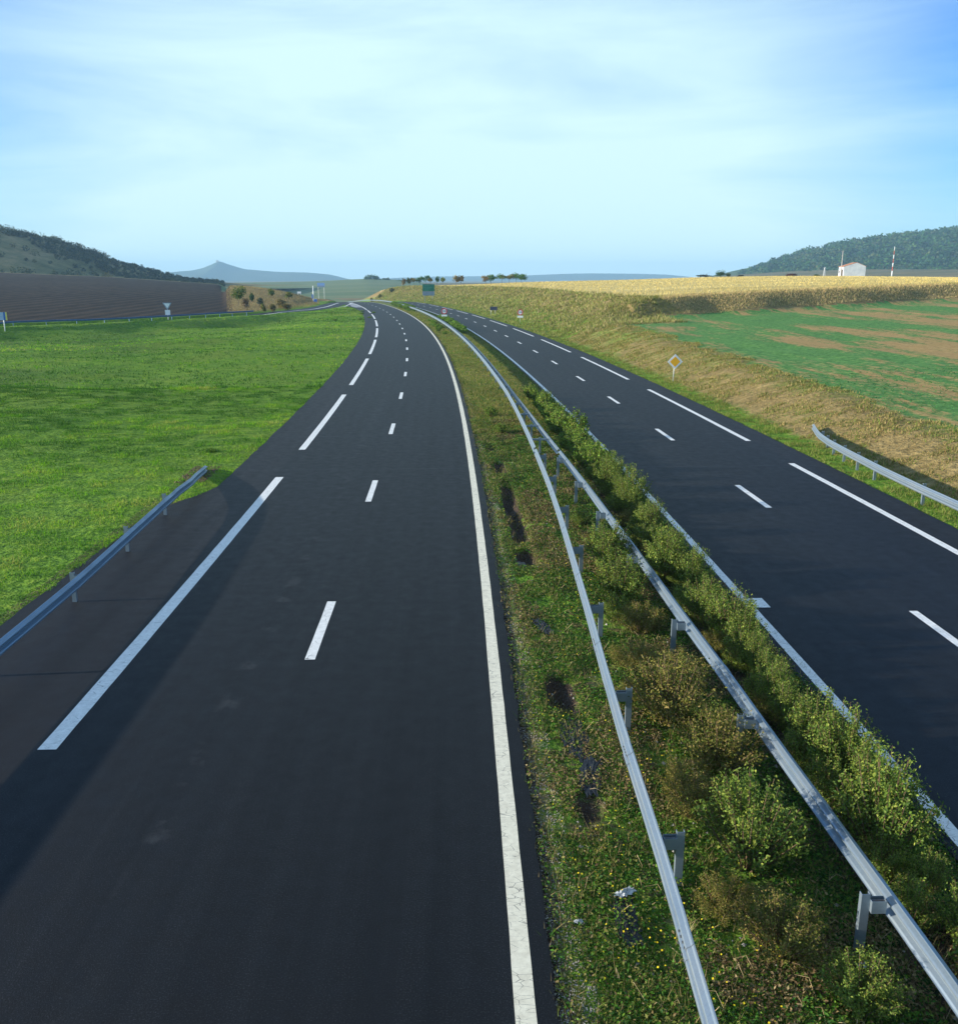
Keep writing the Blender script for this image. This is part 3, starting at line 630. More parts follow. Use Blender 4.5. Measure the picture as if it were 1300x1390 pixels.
# the joined double barrier running to the horizon
t = empty('crash_barrier', (*map(float, S2W(60., 6.85)), 0))
beam('beam', rel(bpath(ML, SPLIT - .25, 420, 2.0) + np.array([0, 0, .0015]), t), -1, t)
beam('beam', rel(bpath(MR, SPLIT - .25, 420, 2.0) + np.array([0, 0, .0015]), t), 1, t)
k = 0
for s in [36.6, 40.1, 43.7, 47.5, 51.4] + list(np.arange(55.4, 400, 4.0)):
    a, b = float(ML(s)), float(MR(s)); mid_ = (a + b) / 2; x, y = S2W(s, mid_)
    p = put_post(t, float(x) - t.location.x, float(y) - t.location.y, float(zrc(s)), float(H0 - s / RAD), 1, spacer=False)
    if s < 110:
        W_ = b - a - .01; m = MB(); m.box((0, 0, .075), (W_, .07, .006)); m.box((0, -.035, .04), (W_, .006, .07)); m.box((0, .035, .04), (W_, .006, .07))
        q = m.build('spacer', M['galv'], p); q.location = (0, .028, .60)
    k += 1
tag(t, 'long double-sided steel barrier snaking down the grassy median to the horizon', 'crash barrier')
# left verge barrier: ramps into the grass at its far end
t = empty('crash_barrier', (*map(float, S2W(19.4, -6.0)), 0))
S = np.arange(-2, 34.1, 1.0); O_ = np.interp(S, [-2, 15.5, 19.2, 22.8, 26.7, 30, 34], [-5.72, -5.80, -5.86, -6.02, -6.18, -6.42, -7.0]); Z_ = np.interp(S, [-2, 26, 28, 31, 34], [.60, .60, .55, .34, .02])
x, y = S2W(S, O_); o = beam('beam', rel(np.column_stack([x, y, Z_]), t), 1, t); o.data.materials[0] = M['galv_shaded']
for s in (3.5, 7.5, 11.5, 15.4, 19.35, 23.25, 27.1):
    o = np.interp(s, S, O_); x, y = S2W(s, o - .24); put_post(t, float(x) - t.location.x, float(y) - t.location.y, 0, float(H0 - s / RAD), 1, h=1 if s < 27 else .97)
tag(t, 'blue-grey steel barrier by the meadow, its far end sunk into the grass', 'crash barrier')
# right verge barrier: flares up the slope
t = empty('crash_barrier', (*map(float, S2W(27.5, 18.86)), 0))
S = np.array(list(np.arange(6, 30, 1.)) + list(np.arange(30, 40.3, .6))); O_ = np.interp(S, [6, 25, 27.2, 30, 33.2, 35.9, 38, 40.3], [18.62, 18.64, 18.66, 18.76, 19.05, 19.42, 19.92, 20.65]); Z_ = np.interp(S, [6, 30, 33, 36, 40.3], [.60, .60, .58, .52, .36])
x, y = S2W(S, O_); zz = Z_ + np.maximum(0, H(x, y) * .6) * sm(34, 41, S); Z_ = zz
beam('beam', rel(np.column_stack([x, y, zz]), t), -1, t)
for s in (7.5, 11.5, 15.5, 19.5, 23.5, 27.5, 31.2, 32.9, 34.5, 35.9, 37.2, 38.4):
    o = np.interp(s, S, O_); x, y = S2W(s, o + .24); zt = float(np.interp(s, S, Z_)) - .60; put_post(t, float(x) - t.location.x, float(y) - t.location.y, zt, float(H0 - s / RAD) + (.0 if s < 32 else .12), -1)
tag(t, 'silver steel barrier below the right-hand slope, flared at its far end', 'crash barrier')
# slip road barrier
t = empty('crash_barrier', (-67.0, 150.0, 0))
P_ = np.array([(-49.0, 195.1), (-53.7, 184.6), (-59.2, 168.5), (-67.0, 152.5), (-78.5, 139.6), (-92, 126.5), (-110, 109), (-130, 92)]); Q = []
for i in range(len(P_) - 1):
    for k in range(10): Q.append(P_[i] + (P_[i + 1] - P_[i]) * k / 10)
Q = np.array(Q); Q = np.array([Q[max(0, i - 4):i + 5].mean(0) for i in range(len(Q))]); Q = Q[::-1]
M['shaded_steel'] = simple('dark_blue_shaded_steel', (.035, .10, .22), (.055, .14, .28), 2, .5, .3); PMB = PM.copy(); PMB.materials.clear(); PMB.materials.append(M['shaded_steel'])  # shaded side and its sky reflection painted into the steel as dark blue
hz = np.maximum(H(Q[:, 0], Q[:, 1]), -.1)
o = beam('beam', rel(np.column_stack([Q, hz + .62]), t), 1, t); o.data.materials[0] = M['shaded_steel']
L_ = 0
for i in range(1, len(Q)):
    L_ += float(np.linalg.norm(Q[i] - Q[i - 1]))
    if L_ >= 4:
        L_ = 0; d = Q[i] - Q[i - 1]; a = math.atan2(d[0], d[1]); n = np.array([math.cos(a), -math.sin(a)]); q = Q[i] - n * .1
        p = put_post(t, float(q[0]) - t.location.x, float(q[1]) - t.location.y, float(hz[i]), a, 1, spacer=False); p.data = PMB
tag(t, 'thin dark blue barrier along the slip road in front of the ploughed field', 'crash barrier')

# ------------------------------------------------------------------ signs and masts
def disc(m, c, r, y0, y1, mi, n=40):
    m.prism([(c[0] + r * math.cos(2 * math.pi * i / n), c[1] + r * math.sin(2 * math.pi * i / n)) for i in range(n)], y0, y1, mi)
def text_obj(name, body, size, m_, parent, loc):
    cu = bpy.data.curves.new(name, 'FONT'); cu.body = body; cu.size = size; cu.align_x = 'CENTER'; cu.align_y = 'CENTER'; cu.extrude = .004; cu.offset = size * .02
    o = bpy.data.objects.new(name, cu); COL.objects.link(o); dg = bpy.context.evaluated_depsgraph_get(); dg.update(); me = bpy.data.meshes.new_from_object(o.evaluated_get(dg)); bpy.data.objects.remove(o)
    me.materials.clear(); me.materials.append(m_); q = link(bpy.data.objects.new(name, me), parent); q.location = loc; q.rotation_euler = (R(90), 0, 0); return q
def gz(x, y): return float(H(np.array([x]), np.array([y]))[0])
x, y = 14.47, 63.6; t = empty('road_sign', (x, y, gz(x, y) - .02), R(3)); m = MB(); m.tube([(-.05, 0, -.2), (.02, .0, 1.9)], .038, 10); m.build('pole', M['pole'], t, True)
m = MB(); q = .57; m.prism([(0, q), (q, 0), (0, -q), (-q, 0)], -.07, -.05, 0); o = m.build('panel', M['sign_white'], t); o.location = (.02, 0, 1.50)
m = MB(); q = .39; m.prism([(0, q), (q, 0), (0, -q), (-q, 0)], -.078, -.0705, 0); o2 = m.build('diamond', M['sign_orange'], o)
m = MB(); m.box((0, -.045, -.2), (.36, .03, .04)); m.box((0, -.045, .2), (.36, .03, .04)); m.build('bracket', M['pole'], o)
tag(t, 'amber diamond priority sign with a white border on a short pole at the right verge', 'road sign')
def speed(x, y, sc, label, zc=2.0):
    t = empty('speed_sign', (x, y, gz(x, y) - .02), math.atan2(-x, y) * .5); m = MB(); m.tube([(0, 0, -.2), (0, 0, zc + .3)], .04, 10); m.build('pole', M['pole'], t, True)
    m = MB(); disc(m, (0, 0), .53 * sc, -.07, -.05, 0); o = m.build('panel', M['sign_white'], t); o.location = (0, 0, zc)
    m = MB(); n = 40
    for i in range(n):
        a0, a1 = 2 * math.pi * i / n, 2 * math.pi * (i + 1) / n; m.prism([(.525 * sc * math.cos(a0), .525 * sc * math.sin(a0)), (.525 * sc * math.cos(a1), .525 * sc * math.sin(a1)), (.37 * sc * math.cos(a1), .37 * sc * math.sin(a1)), (.37 * sc * math.cos(a0), .37 * sc * math.sin(a0))], -.079, -.072)
    m.build('red_ring', M['sign_red'], o); text_obj('number', '110', .40 * sc, M['sign_black'], o, (0, -.076, 0))
    m = MB(); m.box((0, -.06, 0), (1.0, .02, .32)); o = m.build('plate', M['sign_white'], t); o.location = (0, 0, zc - .76)
    tag(t, label, 'speed sign', 'round speed limit signs beside the right carriageway')
speed(-6.14, 153.8, 1.0, 'round red-rimmed speed limit sign standing in the median among green shrubs')
speed(7.15, 151.0, .95, 'round red-rimmed speed limit sign on the right verge in front of the slope', 1.78)
x, y = S2W(178., 20.75); x, y = float(x), float(y); t = empty('information_board', (x, y, gz(x, y)), R(4)); m = MB(); m.box((0, 0, 1.45), (1.5, .04, .72)); m.build('panel', M['sign_dark'], t)
for a in (-.55, .35): m = MB(); m.tube([(a, .03, -.2), (a, .03, 1.75)], .045, 8); m.build('pole', M['pole'], t, True)
tag(t, 'small dark rectangular board on two legs on the right verge slope', 'sign board')
x, y = S2W(287., 21.5); x, y = float(x), float(y); t = empty('direction_sign', (x, y, gz(x, y)), R(6))
m = MB(); m.box((0, 0, 0), (3.95, .08, 2.25)); o = m.build('green_panel', M['sign_green'], t); o.location = (0, 0, 5.55 - gz(x, y) - .9)
m = MB()
for zz, w_, xo in ((.62, 1.9, -.5), (.12, 2.6, -.15), (-.38, 2.1, -.4), (-.8, 1.4, -.7)):
    m.box((xo, -.045, zz), (w_, .01, .10))
m.build('lettering', simple('faded_lettering', (.08, .30, .22), (.12, .36, .27), 3), o)
m = MB(); m.box((0, 0, 0), (3.95, .08, 1.35)); o = m.build('lower_panel', M['sign_greyblue'], t); o.location = (0, 0, 5.55 - gz(x, y) - 2.75)
for a in (-1.3, 1.3): m = MB(); m.box((a, .12, 2.6), (.14, .12, 5.6)); m.build('pole', M['pole'], t)
tag(t, 'large green direction sign with a grey-blue lower panel beyond the median shrubs', 'direction sign')
def gsign(name, x, y, rz=0): return empty(name, (x, y, gz(x, y)), rz)
t = gsign('road_sign', -60.5, 169.3, R(12)); m = MB(); m.tube([(0, 0, -.4), (0, 0, 3.45)], .07, 8); m.build('pole', M['white_metal'], t, True)
m = MB(); m.prism([(-.85, .65), (.85, .65), (0.05, -.70), (-.05, -.70)], -.1, -.08); o = m.build('triangle', M['sign_greyblue'], t); o.location = (0, 0, 2.95)
m = MB(); m.prism([(-.6, .52), (.6, .52), (0, -.42)], -.108, -.102); m.build('triangle_face', M['sign_white'], o)
m = MB(); m.box((0, -.09, 1.75), (.95, .03, .95)); m.build('plate', M['sign_white'], t)
tag(t, 'pale inverted triangle sign with a square plate, before the ploughed field', 'road sign')
t = gsign('road_sign', -75.4, 137.9, R(20)); m = MB(); m.tube([(0, 0, -.5), (0, 0, 2.95)], .08, 8); m.build('pole', M['white_metal'], t, True)
m = MB(); m.box((-.28, -.1, 2.35), (.56, .03, 1.25)); m.build('blue_panel', simple('pale_blue_sheeting', (.30, .42, .62), (.42, .52, .70), 3, .4), t)
m = MB(); m.box((.16, -.103, 2.35), (.28, .03, 1.25)); m.build('dark_panel', M['sign_blue'], t)
m = MB(); m.box((.42, -.1, 2.35), (.22, .03, 1.25)); m.build('yellow_panel', M['sign_yellow'], t)
tag(t, 'small blue and yellow panel sign on a white post by the slip road', 'road sign')
# pole, boxes and boards beyond the end of the slip road
def PX(px, Y): return (px - 650) / 1160 * .974 * Y
x, y = PX(424.5, 290), 290; t = gsign('mast', x, y); z0 = t.location.z; m = MB(); m.tube([(0, 0, -1), (0, 0, pz(388, 290) - z0)], [.19, .12], 8); m.build('shaft', M['white_metal'], t, True)
m = MB(); m.box((-.32, 0, pz(402.5, 290) - z0), (.35, .3, 1.4)); m.build('blue_box', M['sign_blue'], t); tag(t, 'tall white mast with a dark blue box near its foot beyond the slip road', 'mast')
x, y = PX(427, 286), 286; t = gsign('cabinet', x, y); z0 = t.location.z; m = MB(); zc = pz(408.5, 286) - z0; m.box((0, 0, zc), (1.0, .6, 1.1)); m.build('body', M['sign_blue'], t); m = MB(); m.box((0, 0, zc / 2 - .55), (.8, .5, max(.3, zc - .5) + .5)); m.build('plinth', M['concrete'], t); m = MB(); m.box((0, 0, zc + .59), (1.1, .7, .07)); m.build('lid', M['white_metal'], t); tag(t, 'small bright blue roadside cabinet at the foot of the white mast', 'cabinet')
x, y = PX(435.5, 330), 330; t = gsign('gantry_sign', x, y); z0 = t.location.z; zc = pz(386.8, 330) - z0; m = MB(); m.box((0, 0, zc), (2.8, .1, 1.5)); o = m.build('panel', simple('sky_blue_board', (.20, .36, .66), (.26, .42, .72), 2, .4), t)
m = MB(); m.box((0, -.06, zc - .45), (2.7, .02, .42)); m.build('dark_stripe', M['sign_greyblue'], o)
for a in (-1.1, 1.1): m = MB(); m.tube([(a, .1, -1), (a, .1, zc + .6)], .06, 6); m.build('pole', M['pole'], t)
tag(t, 'pale blue rectangular sign board with a darker bottom stripe above the far valley field', 'sign board')
x, y = PX(405.5, 340), 340; t = gsign('sign_board', x, y); z0 = t.location.z; zc = pz(397.2, 340) - z0; m = MB(); m.box((0, 0, zc), (1.5, .08, .75)); m.build('panel', M['white_metal'], t)
for a in (-.5, .5): m = MB(); m.tube([(a, .08, -1), (a, .08, zc + .2)], .05, 6); m.build('pole', M['pole'], t)
tag(t, 'tiny plain white board beyond the tan mound in front of the valley field', 'sign board')
# barn and poles on the plateau
bx, by = PX(1158, 400), 400.; zb = pz(374.6, 400); t = empty('barn', (bx, by, zb), R(-5.6)); W_, D_, h_, rf = 9.6, 7.2, 4.3, 5.9
m = MB(); m.add([(-W_ / 2, 0, -1.5), (W_ / 2, 0, -1.5), (W_ / 2, 0, h_), (W_ * .08, 0, rf), (-W_ / 2, 0, h_ - .1), (-W_ / 2, D_, -1.5), (W_ / 2, D_, -1.5), (W_ / 2, D_, h_), (W_ * .08, D_, rf), (-W_ / 2, D_, h_ - .1)],
      [(0, 1, 2, 3, 4), (5, 9, 8, 7, 6), (0, 4, 9, 5), (1, 6, 7, 2)]); m.build('wall', simple('whitewashed_render', (.52, .56, .60), (.66, .68, .70), .6, .8), t)
m = MB(); m.add([(-W_ / 2 - .3, -.05, h_ - .25), (W_ * .08, -.05, rf + .02), (W_ * .08, D_ + .3, rf + .02), (-W_ / 2 - .3, D_ + .3, h_ - .25), (-W_ / 2 - .3, -.05, h_ - .1), (W_ * .08, -.05, rf + .14), (W_ * .08, D_ + .3, rf + .14), (-W_ / 2 - .3, D_ + .3, h_ - .1)],
      [(0, 1, 2, 3), (7, 6, 5, 4), (0, 4, 5, 1), (2, 6, 7, 3), (0, 3, 7, 4), (1, 5, 6, 2)])
m.add([(W_ * .08, -.05, rf + .02), (W_ / 2 + .3, -.05, h_ - .12), (W_ / 2 + .3, D_ + .3, h_ - .12), (W_ * .08, D_ + .3, rf + .02), (W_ * .08, -.05, rf + .14), (W_ / 2 + .3, -.05, h_ + .0), (W_ / 2 + .3, D_ + .3, h_ + .0), (W_ * .08, D_ + .3, rf + .14)],
      [(0, 1, 2, 3), (7, 6, 5, 4), (0, 4, 5, 1), (2, 6, 7, 3), (1, 2, 6, 5)])
m.build('roof', simple('terracotta_tiles', (.32, .13, .06), (.50, .22, .11), 1.5, .85), t)
m = MB(); m.box((-W_ / 2 - .03, 2.2, 1.3), (.1, 2.6, 3.2)); m.box((-W_ / 2 - .03, 5.8, 1.9), (.1, 1.0, 1.0)); m.build('door', simple('dark_doorway', (.04, .03, .03), (.09, .06, .05), 2), t)
tag(t, 'pale gabled barn with terracotta roof on the edge of the dry field', 'barn')
x, y = PX(1140, 395), 395; t = empty('utility_pole', (x, y, pz(375.5, 395))); m = MB(); m.tube([(0, 0, -1), (0, 0, 11.4)], [.26, .15], 8); m.build('shaft', M['concrete'], t, True); m = MB(); m.box((0, 0, 10.9), (1.3, .12, .12)); m.build('crossarm', M['concrete'], t)
tag(t, 'grey concrete utility pole standing at the left corner of the barn', 'utility pole')
x, y = PX(1209, 420), 420; t = empty('marker_mast', (x, y, pz(373, 420))); n = 7; hh = 13.0 / n
for i in range(n): m = MB(); m.tube([(0, 0, hh * i - (1 if i == 0 else 0)), (0, 0, hh * (i + 1))], [.24 - .02 * i, .24 - .02 * (i + 1)], 10); m.build('band', M['white_metal'] if i % 2 == 0 else M['red_paint'], t, True)
tag(t, 'slim mast striped in red and white bands to the right of the barn', 'mast')
x, y = PX(1117.5, 520), 520; t = empty('electricity_pylon', (x, y, pz(376, 520))); m = MB()
for a in (-.7, .7):
    for b_ in (-.7, .7): m.tube([(a, b_, -2), (a * .2, b_ * .2, 5.6)], .07, 4)
for i in range(5):
    z0 = i * 1.1; k0 = .7 * (1 - .8 * z0 / 5.6); k1 = .7 * (1 - .8 * (z0 + 1.1) / 5.6)
    for a, b_ in ((-1, 1), (1, -1)): m.tube([(a * k0, -k0, z0), (b_ * k1, -k1, z0 + 1.1)], .05, 4); m.tube([(a * k0, k0, z0), (b_ * k1, k1, z0 + 1.1)], .05, 4)
m.build('lattice', M['pole'], t); m = MB(); m.box((0, 0, 5.2), (2.4, .12, .12)); m.build('crossarm', M['pole'], t)
tag(t, 'small grey lattice mast beyond the dry field to the left of the barn', 'pylon')
x, y = PX(297, 4500), 4500; t = empty('tower', (x, y, pz(358.5, 4500))); m = MB(); m.box((0, 0, 3), (12, 12, 26)); m.build('shaft', M['concrete'], t); m = MB(); m.box((0, 0, 18), (8, 8, 4)); m.build('top', M['concrete'], t); tag(t, 'tiny tower on the summit of the blue cone-shaped mountain', 'tower')

# ------------------------------------------------------------------ vegetation
def leaves(P, size, asp=.55, up=.3, col=None, rs=rng):
    """diamond-shaped leaves at points P with per-leaf size; up biases the normals"""
    n = len(P); size = np.broadcast_to(size, n)[:, None]
    nrm = rs.normal(size=(n, 3)); nrm[:, 2] = np.abs(nrm[:, 2]) + up; nrm /= np.linalg.norm(nrm, axis=1)[:, None]
    a = np.cross(nrm, rs.normal(size=(n, 3))); a /= np.linalg.norm(a, axis=1)[:, None]; b = np.cross(nrm, a)
    V_ = np.stack([P - a * size, P + b * size * asp + nrm * size * .12, P + a * size, P - b * size * asp + nrm * size * .12], 1).reshape(-1, 3)
    F = np.arange(4 * n).reshape(n, 4); return V_, F, np.repeat(col, 4, 0)
def blades(P, h, wid, lean, col, rs=rng):
    n = len(P); an = rs.random(n) * 2 * math.pi; d = np.stack([np.cos(an), np.sin(an), 0 * an], 1); an2 = rs.random(n) * 2 * math.pi
    l = np.stack([np.cos(an2), np.sin(an2), 0 * an2], 1) * (lean * rs.random(n) * h)[:, None]; h = h[:, None]; wv = d * np.broadcast_to(wid, n)[:, None]
    up = np.array([[0, 0, 1.]])
    V_ = np.stack([P - wv, P + wv, P + l + up * h], 1).reshape(-1, 3); return V_, np.arange(3 * n).reshape(n, 3), np.repeat(col, 3, 0)
def pal(cols, n, rs=rng, var=.25, w=None):
    cols = np.array(cols); i = rs.choice(len(cols), n, p=w); c = cols[i]; return c * (1 + var * (rs.random((n, 1)) - .5) * 2)
OLIVE = [(.165, .225, .034), (.11, .18, .028), (.25, .29, .05), (.06, .11, .022), (.14, .20, .04)]
GREEN = [(.11, .22, .02), (.16, .29, .03), (.06, .14, .015), (.22, .30, .04)]
def shrub_meshes(seed, r, h, n, leaf, cols, upright=.5):
    rs = np.random.default_rng(seed); m = MB(); tips = []
    ns_ = 64
    for i in range(ns_):
        a = rs.random() * 2 * math.pi; q = math.sqrt(rs.random()); ex, ey = q * r * math.cos(a), q * r * math.sin(a); zt = h * (1 - .45 * q ** 2) * (.72 + .38 * rs.random())
        b0 = Vector((ex * .18, ey * .18, -.03)); b1 = Vector((ex * .62, ey * .62, zt * .5)); b2 = Vector((ex, ey, zt)); m.tube([b0, b1, b2], [.011, .007, .003], 4, cap=False); tips.append((b0, b1, b2))
    k = rs.integers(0, ns_, n); tt = rs.random(n) ** .6
    B = np.array([[tuple(v) for v in t_] for t_ in tips])[k]; t1 = tt[:, None]
    P = np.where(t1 < .5, B[:, 0] + (B[:, 1] - B[:, 0]) * t1 * 2, B[:, 1] + (B[:, 2] - B[:, 1]) * (t1 * 2 - 1))
    P = P + rs.normal(size=(n, 3)) * np.array([.036, .036, .030]) * (r / .55); P[:, 2] = np.maximum(P[:, 2], .02)
    c = pal(cols, n, rs) * (np.array([[1.0, 1.0, 1.0]])); c = c * (.75 + .5 * (rs.random(ns_)[k])[:, None])
    V_, F, C_ = leaves(P, leaf * (.7 + .6 * rs.random(n)), .5, .15, c, rs)
    fo = npmesh('foliage', V_, F, M['leaf'], col=C_); COL.objects.unlink(fo); st = m.build('stems', M['stem']); COL.objects.unlink(st)
    return fo.data, st.data
def shrub(meshes, x, y, z, sc, rz, label, group, name='shrub', cat='shrub', sz=1):
    t = empty(name, (x, y, z), rz); t.scale = (sc, sc, sc * sz)
    for nm, me in zip(('foliage', 'stems'), meshes): link(bpy.data.objects.new(nm, me), t)
    return tag(t, label, cat, group)
BR = [(.18, .17, .035), (.23, .20, .05), (.12, .13, .025), (.26, .19, .065), (.09, .12, .02)]
near = [shrub_meshes(10 + i, .54, .98, 7500, .0185, OLIVE if i % 3 else OLIVE + [(.16, .19, .03)]) for i in range(5)]
brown = [shrub_meshes(30 + i, .66, .78, 8500, .0165, BR) for i in range(2)]
mid = [shrub_meshes(50 + i, .58, .95, 1800, .045, OLIVE + GREEN[:2]) for i in range(3)]
farm = [shrub_meshes(70 + i, .9, 1.1, 1300, .075, GREEN) for i in range(3)]
rs = np.random.default_rng(99)
# the row of shrubs along the right carriageway's inner line
s = 6.6; k = 0
def row_label(s, front):
    a = 'shrub in the row touching the right inner edge line' if front else 'shrub in the row, against the right barrier branch'
    return a + (', in the foreground' if s < 13 else (', near the stub of white paint' if s < 24 else (', below the fork of the barriers' if s < 38 else ', beyond the fork of the barriers')))
while s < 57:
    g = 1.0 + .12 * rs.normal()
    o = 8.76 + .16 * rs.normal() - (.15 if s > 45 else 0); sc = .89 + .22 * rs.normal()
    if s > 50: sc *= .8
    x, y = S2W(s, o); x, y = float(x), float(y)
    shrub(near[k % 5] if s < 32 else mid[k % 3], x, y, gz(x, y) - .02, min(1.28, max(.5, sc)), rs.random() * 6.28, row_label(s, True), 'shrubs in the row beside the right carriageway', sz=1.0 + .4 * rs.random())
    if k % 3 != 1 and s < 52:
        x, y = S2W(s + .3, 8.42 + .12 * rs.normal()); x, y = float(x), float(y)
        shrub(brown[k % 2] if k % 4 == 0 and s < 30 else (near[(k + 2) % 5] if s < 32 else mid[(k + 1) % 3]), x, y, gz(x, y) - .02, .62 + .3 * rs.random(), rs.random() * 6.28, row_label(s, False), 'shrubs in the row beside the right carriageway', sz=.9 + .2 * rs.random())
    k += 1; s += .78 * g if s < 40 else 1.0 * g
for s, o, sc, me, lab in [(21.4, 6.95, 1.4, near[1], 'bushy olive shrub against the right barrier branch, higher than the beam'), (19.0, 6.85, 1.3, near[3], 'rounded green shrub between both barrier branches just before the tallest one'),
                          (17.3, 7.0, .9, brown[0], 'sparse brownish shrub between the barrier branches behind a post'), (13.6, 6.7, 1.5, brown[1], 'wide low brown-green shrub in the middle of the median beside the left branch'),
                          (12.0, 7.1, 1.2, brown[0], 'yellow-brown small-leaved shrub below the right barrier branch'), (9.7, 6.8, 1.35, near[2], 'rounded yellow-green shrub to the left of the nearest right-branch post'),
                          (10.7, 6.4, .8, brown[1], 'low brown shrub close to the foot of the left barrier branch'), (8.2, 6.7, .9, brown[0], 'dark brown-green shrub at the bottom of the picture between the barriers'),
                          (47.5, 5.35, .75, mid[1], 'lone brownish bush on the grass left of the barrier fork'), (42.0, 5.5, .6, mid[2], 'low dark green bush in the grass strip left of the forked barrier')]:
    x, y = S2W(s, o); x, y = float(x), float(y); shrub(me, x, y, gz(x, y) - .02, sc, rs.random() * 6, lab, 'shrubs between the barrier branches')
for i, (s, o, sc) in enumerate([(7.4, 7.25, .85), (8.9, 6.25, .7), (11.4, 6.45, .8), (12.8, 7.25, .9), (15.0, 7.15, 1.0), (15.6, 6.5, .85), (18.0, 6.65, .75), (20.4, 7.1, .9), (23.6, 7.1, .8), (25.6, 6.95, .7), (14.3, 6.2, .6), (10.2, 7.35, .7)]):
    x, y = S2W(s, o); x, y = float(x), float(y)
    shrub(brown[i % 2] if i % 3 else near[i % 5], x, y, gz(x, y) - .02, sc, rs.random() * 6, 'low loose ' + ('green' if i % 3 == 0 else 'brown-green') + ' shrub between the two barrier branches, ' + ('in the foreground' if s < 12 else ('halfway to the fork' if s < 19 else 'nearer the fork')), 'shrubs between the barrier branches', sz=.8)
# far median shrubs round the speed sign and at the bend
for s in np.arange(118, 168, 2.0):
    for o, l in ((8.2, 1.0), (5.6, .55)):
        if o < 6 and (s < 120 or s > 158 or rs.random() < .3): continue
        if o > 6 and s < 122: continue
        x, y = S2W(s + rs.normal() * .4, o + .25 * rs.normal()); x, y = float(x), float(y)
        shrub(farm[k % 3], x, y, gz(x, y) - .02, l * (1 + .12 * rs.normal()), rs.random() * 6, 'bright green shrub ' + ('on the right of the median barrier' if o > 6 else 'on the left of the median barrier') + (', beyond the speed sign' if s > 153 else ', nearer than the speed sign'), 'far median shrubs round the speed sign'); k += 1
for s in np.arange(206, 262, 3.0):
    for o in (6.0, 7.9):
        x, y = S2W(s + rs.normal() * .6, o + .3 * rs.normal()); x, y = float(x), float(y)
        shrub(farm[k % 3], x, y, gz(x, y) - .02, .95 + .2 * rs.normal() * .5 if s > 215 else .6, rs.random() * 6, 'dark green shrub at the far bend, ' + ('right' if o > 7 else 'left') + (' of the barrier before it vanishes' if s < 235 else ' of the hidden barrier below the green sign'), 'shrubs at the far bend of the median'); k += 1

# ground cover
def scatter_so(n, s0, s1, o0, o1, pw=1.0):
    """denser near the camera"""
    s = s0 + (s1 - s0) * rng.random(n) ** pw; o = o0 + (o1 - o0) * rng.random(n); x, y = S2W(s, o); return s, o, x, y
def cover(name, parts, mt, label, cat):
    V_, F_, C_ = [], [], []; b = 0
    for v, f, c in parts: V_.append(v); F_.append(f + b); C_.append(c); b += len(v)
    o = npmesh(name, np.concatenate(V_), np.concatenate(F_), mt, col=np.concatenate(C_)); tag(o, label, cat, kind='stuff'); return o
HERB = [(.040, .120, .014), (.070, .170, .018), (.110, .200, .022), (.12, .14, .028), (.025, .075, .014)]
DRYC = [(.20, .13, .06), (.28, .20, .09), (.13, .085, .045), (.34, .26, .13)]
n = 270000
s, o, x, y = scatter_so(n, 6.5, 46, 4.05, 9.75, 1.6)
cl1 = fbm(s * 1.6, o * 1.6, 3); cl2 = fbm(s * .5 + 40, o * .7, 3)
ditch = (np.exp(-((o - 4.9) / .25) ** 2) * sm(.47, .60, fbm(s * .55 + 3, o * .2, 2)) * (1 - sm(30, 42, s))) > .35
bare = np.exp(-((o - 8.3) / .28) ** 2) > .55
keep = (cl1 > .31) & ~ditch & ~(bare & (rng.random(n) < .75)) & ((o > 4.35) | (rng.random(n) < .35))
s, o, x, y, cl1, cl2 = [a[keep] for a in (s, o, x, y, cl1, cl2)]; n = len(s)
z = H(x, y) + rng.random(n) ** 1.3 * (.05 + .24 * np.clip(cl1 - .36, 0, .4)) ; c = pal(HERB, n, var=.35)
dm = (cl2 > .60) & (rng.random(n) < .7) | (rng.random(n) < .09); c[dm] = pal(DRYC, int(dm.sum()), var=.3) * .8
yel = (o < 5.4) & (rng.random(n) < .25); c[yel] = pal([(.16, .17, .04), (.20, .19, .05)], int(yel.sum()))
lv = leaves(np.column_stack([x, y, z]), (.011 + .015 * rng.random(n)) * (1 + s / 45), .55, .9, c)
n2 = 70000; s, o, x, y = scatter_so(n2, 6.5, 60, 4.0, 9.9, 1.5); cl = fbm(s * .9 + 4, o * 1.3, 2)
kp = (cl > .42) & ((o > 4.2) | (rng.random(n2) < .5)); s, o, x, y = s[kp], o[kp], x[kp], y[kp]; n2 = len(s)
c2 = pal([(.07, .13, .02), (.11, .15, .03), (.22, .17, .08), (.30, .23, .11), (.16, .15, .05)], n2)
gb = blades(np.column_stack([x, y, H(x, y) - .01]), .06 + .16 * rng.random(n2) ** 2, .0045 * (1 + s / 25), .9, c2)
n3 = 90000; s, o, x, y = scatter_so(n3, 42, 230, 4.1, 9.8, 1.8); c3 = pal([(.10, .16, .025), (.16, .18, .035), (.22, .20, .06), (.06, .12, .02), (.28, .20, .08)], n3)
cl = fbm(s * .25, o * .9, 3); c3 *= (.7 + .7 * cl)[:, None]
gb3 = blades(np.column_stack([x, y, H(x, y) - .01]), .06 + .12 * rng.random(n3) ** 2, .010 * (1 + s / 60), .8, c3)
cover('herbs', [lv], M['leaf'], 'low green and brown weeds covering the near median', 'weeds')
cover('grass', [gb, gb3], M['blade'], 'rough grass growing along the median strip', 'grass')
n = 2200; s, o, x, y = scatter_so(n, 6.5, 34, 4.25, 7.6, 1.3); kp = (fbm(s * 1.2, o * 1.2, 2) > .50) & (o < 6 + rng.random(n) * 2); s, o, x, y = s[kp], o[kp], x[kp], y[kp]; n = len(s)
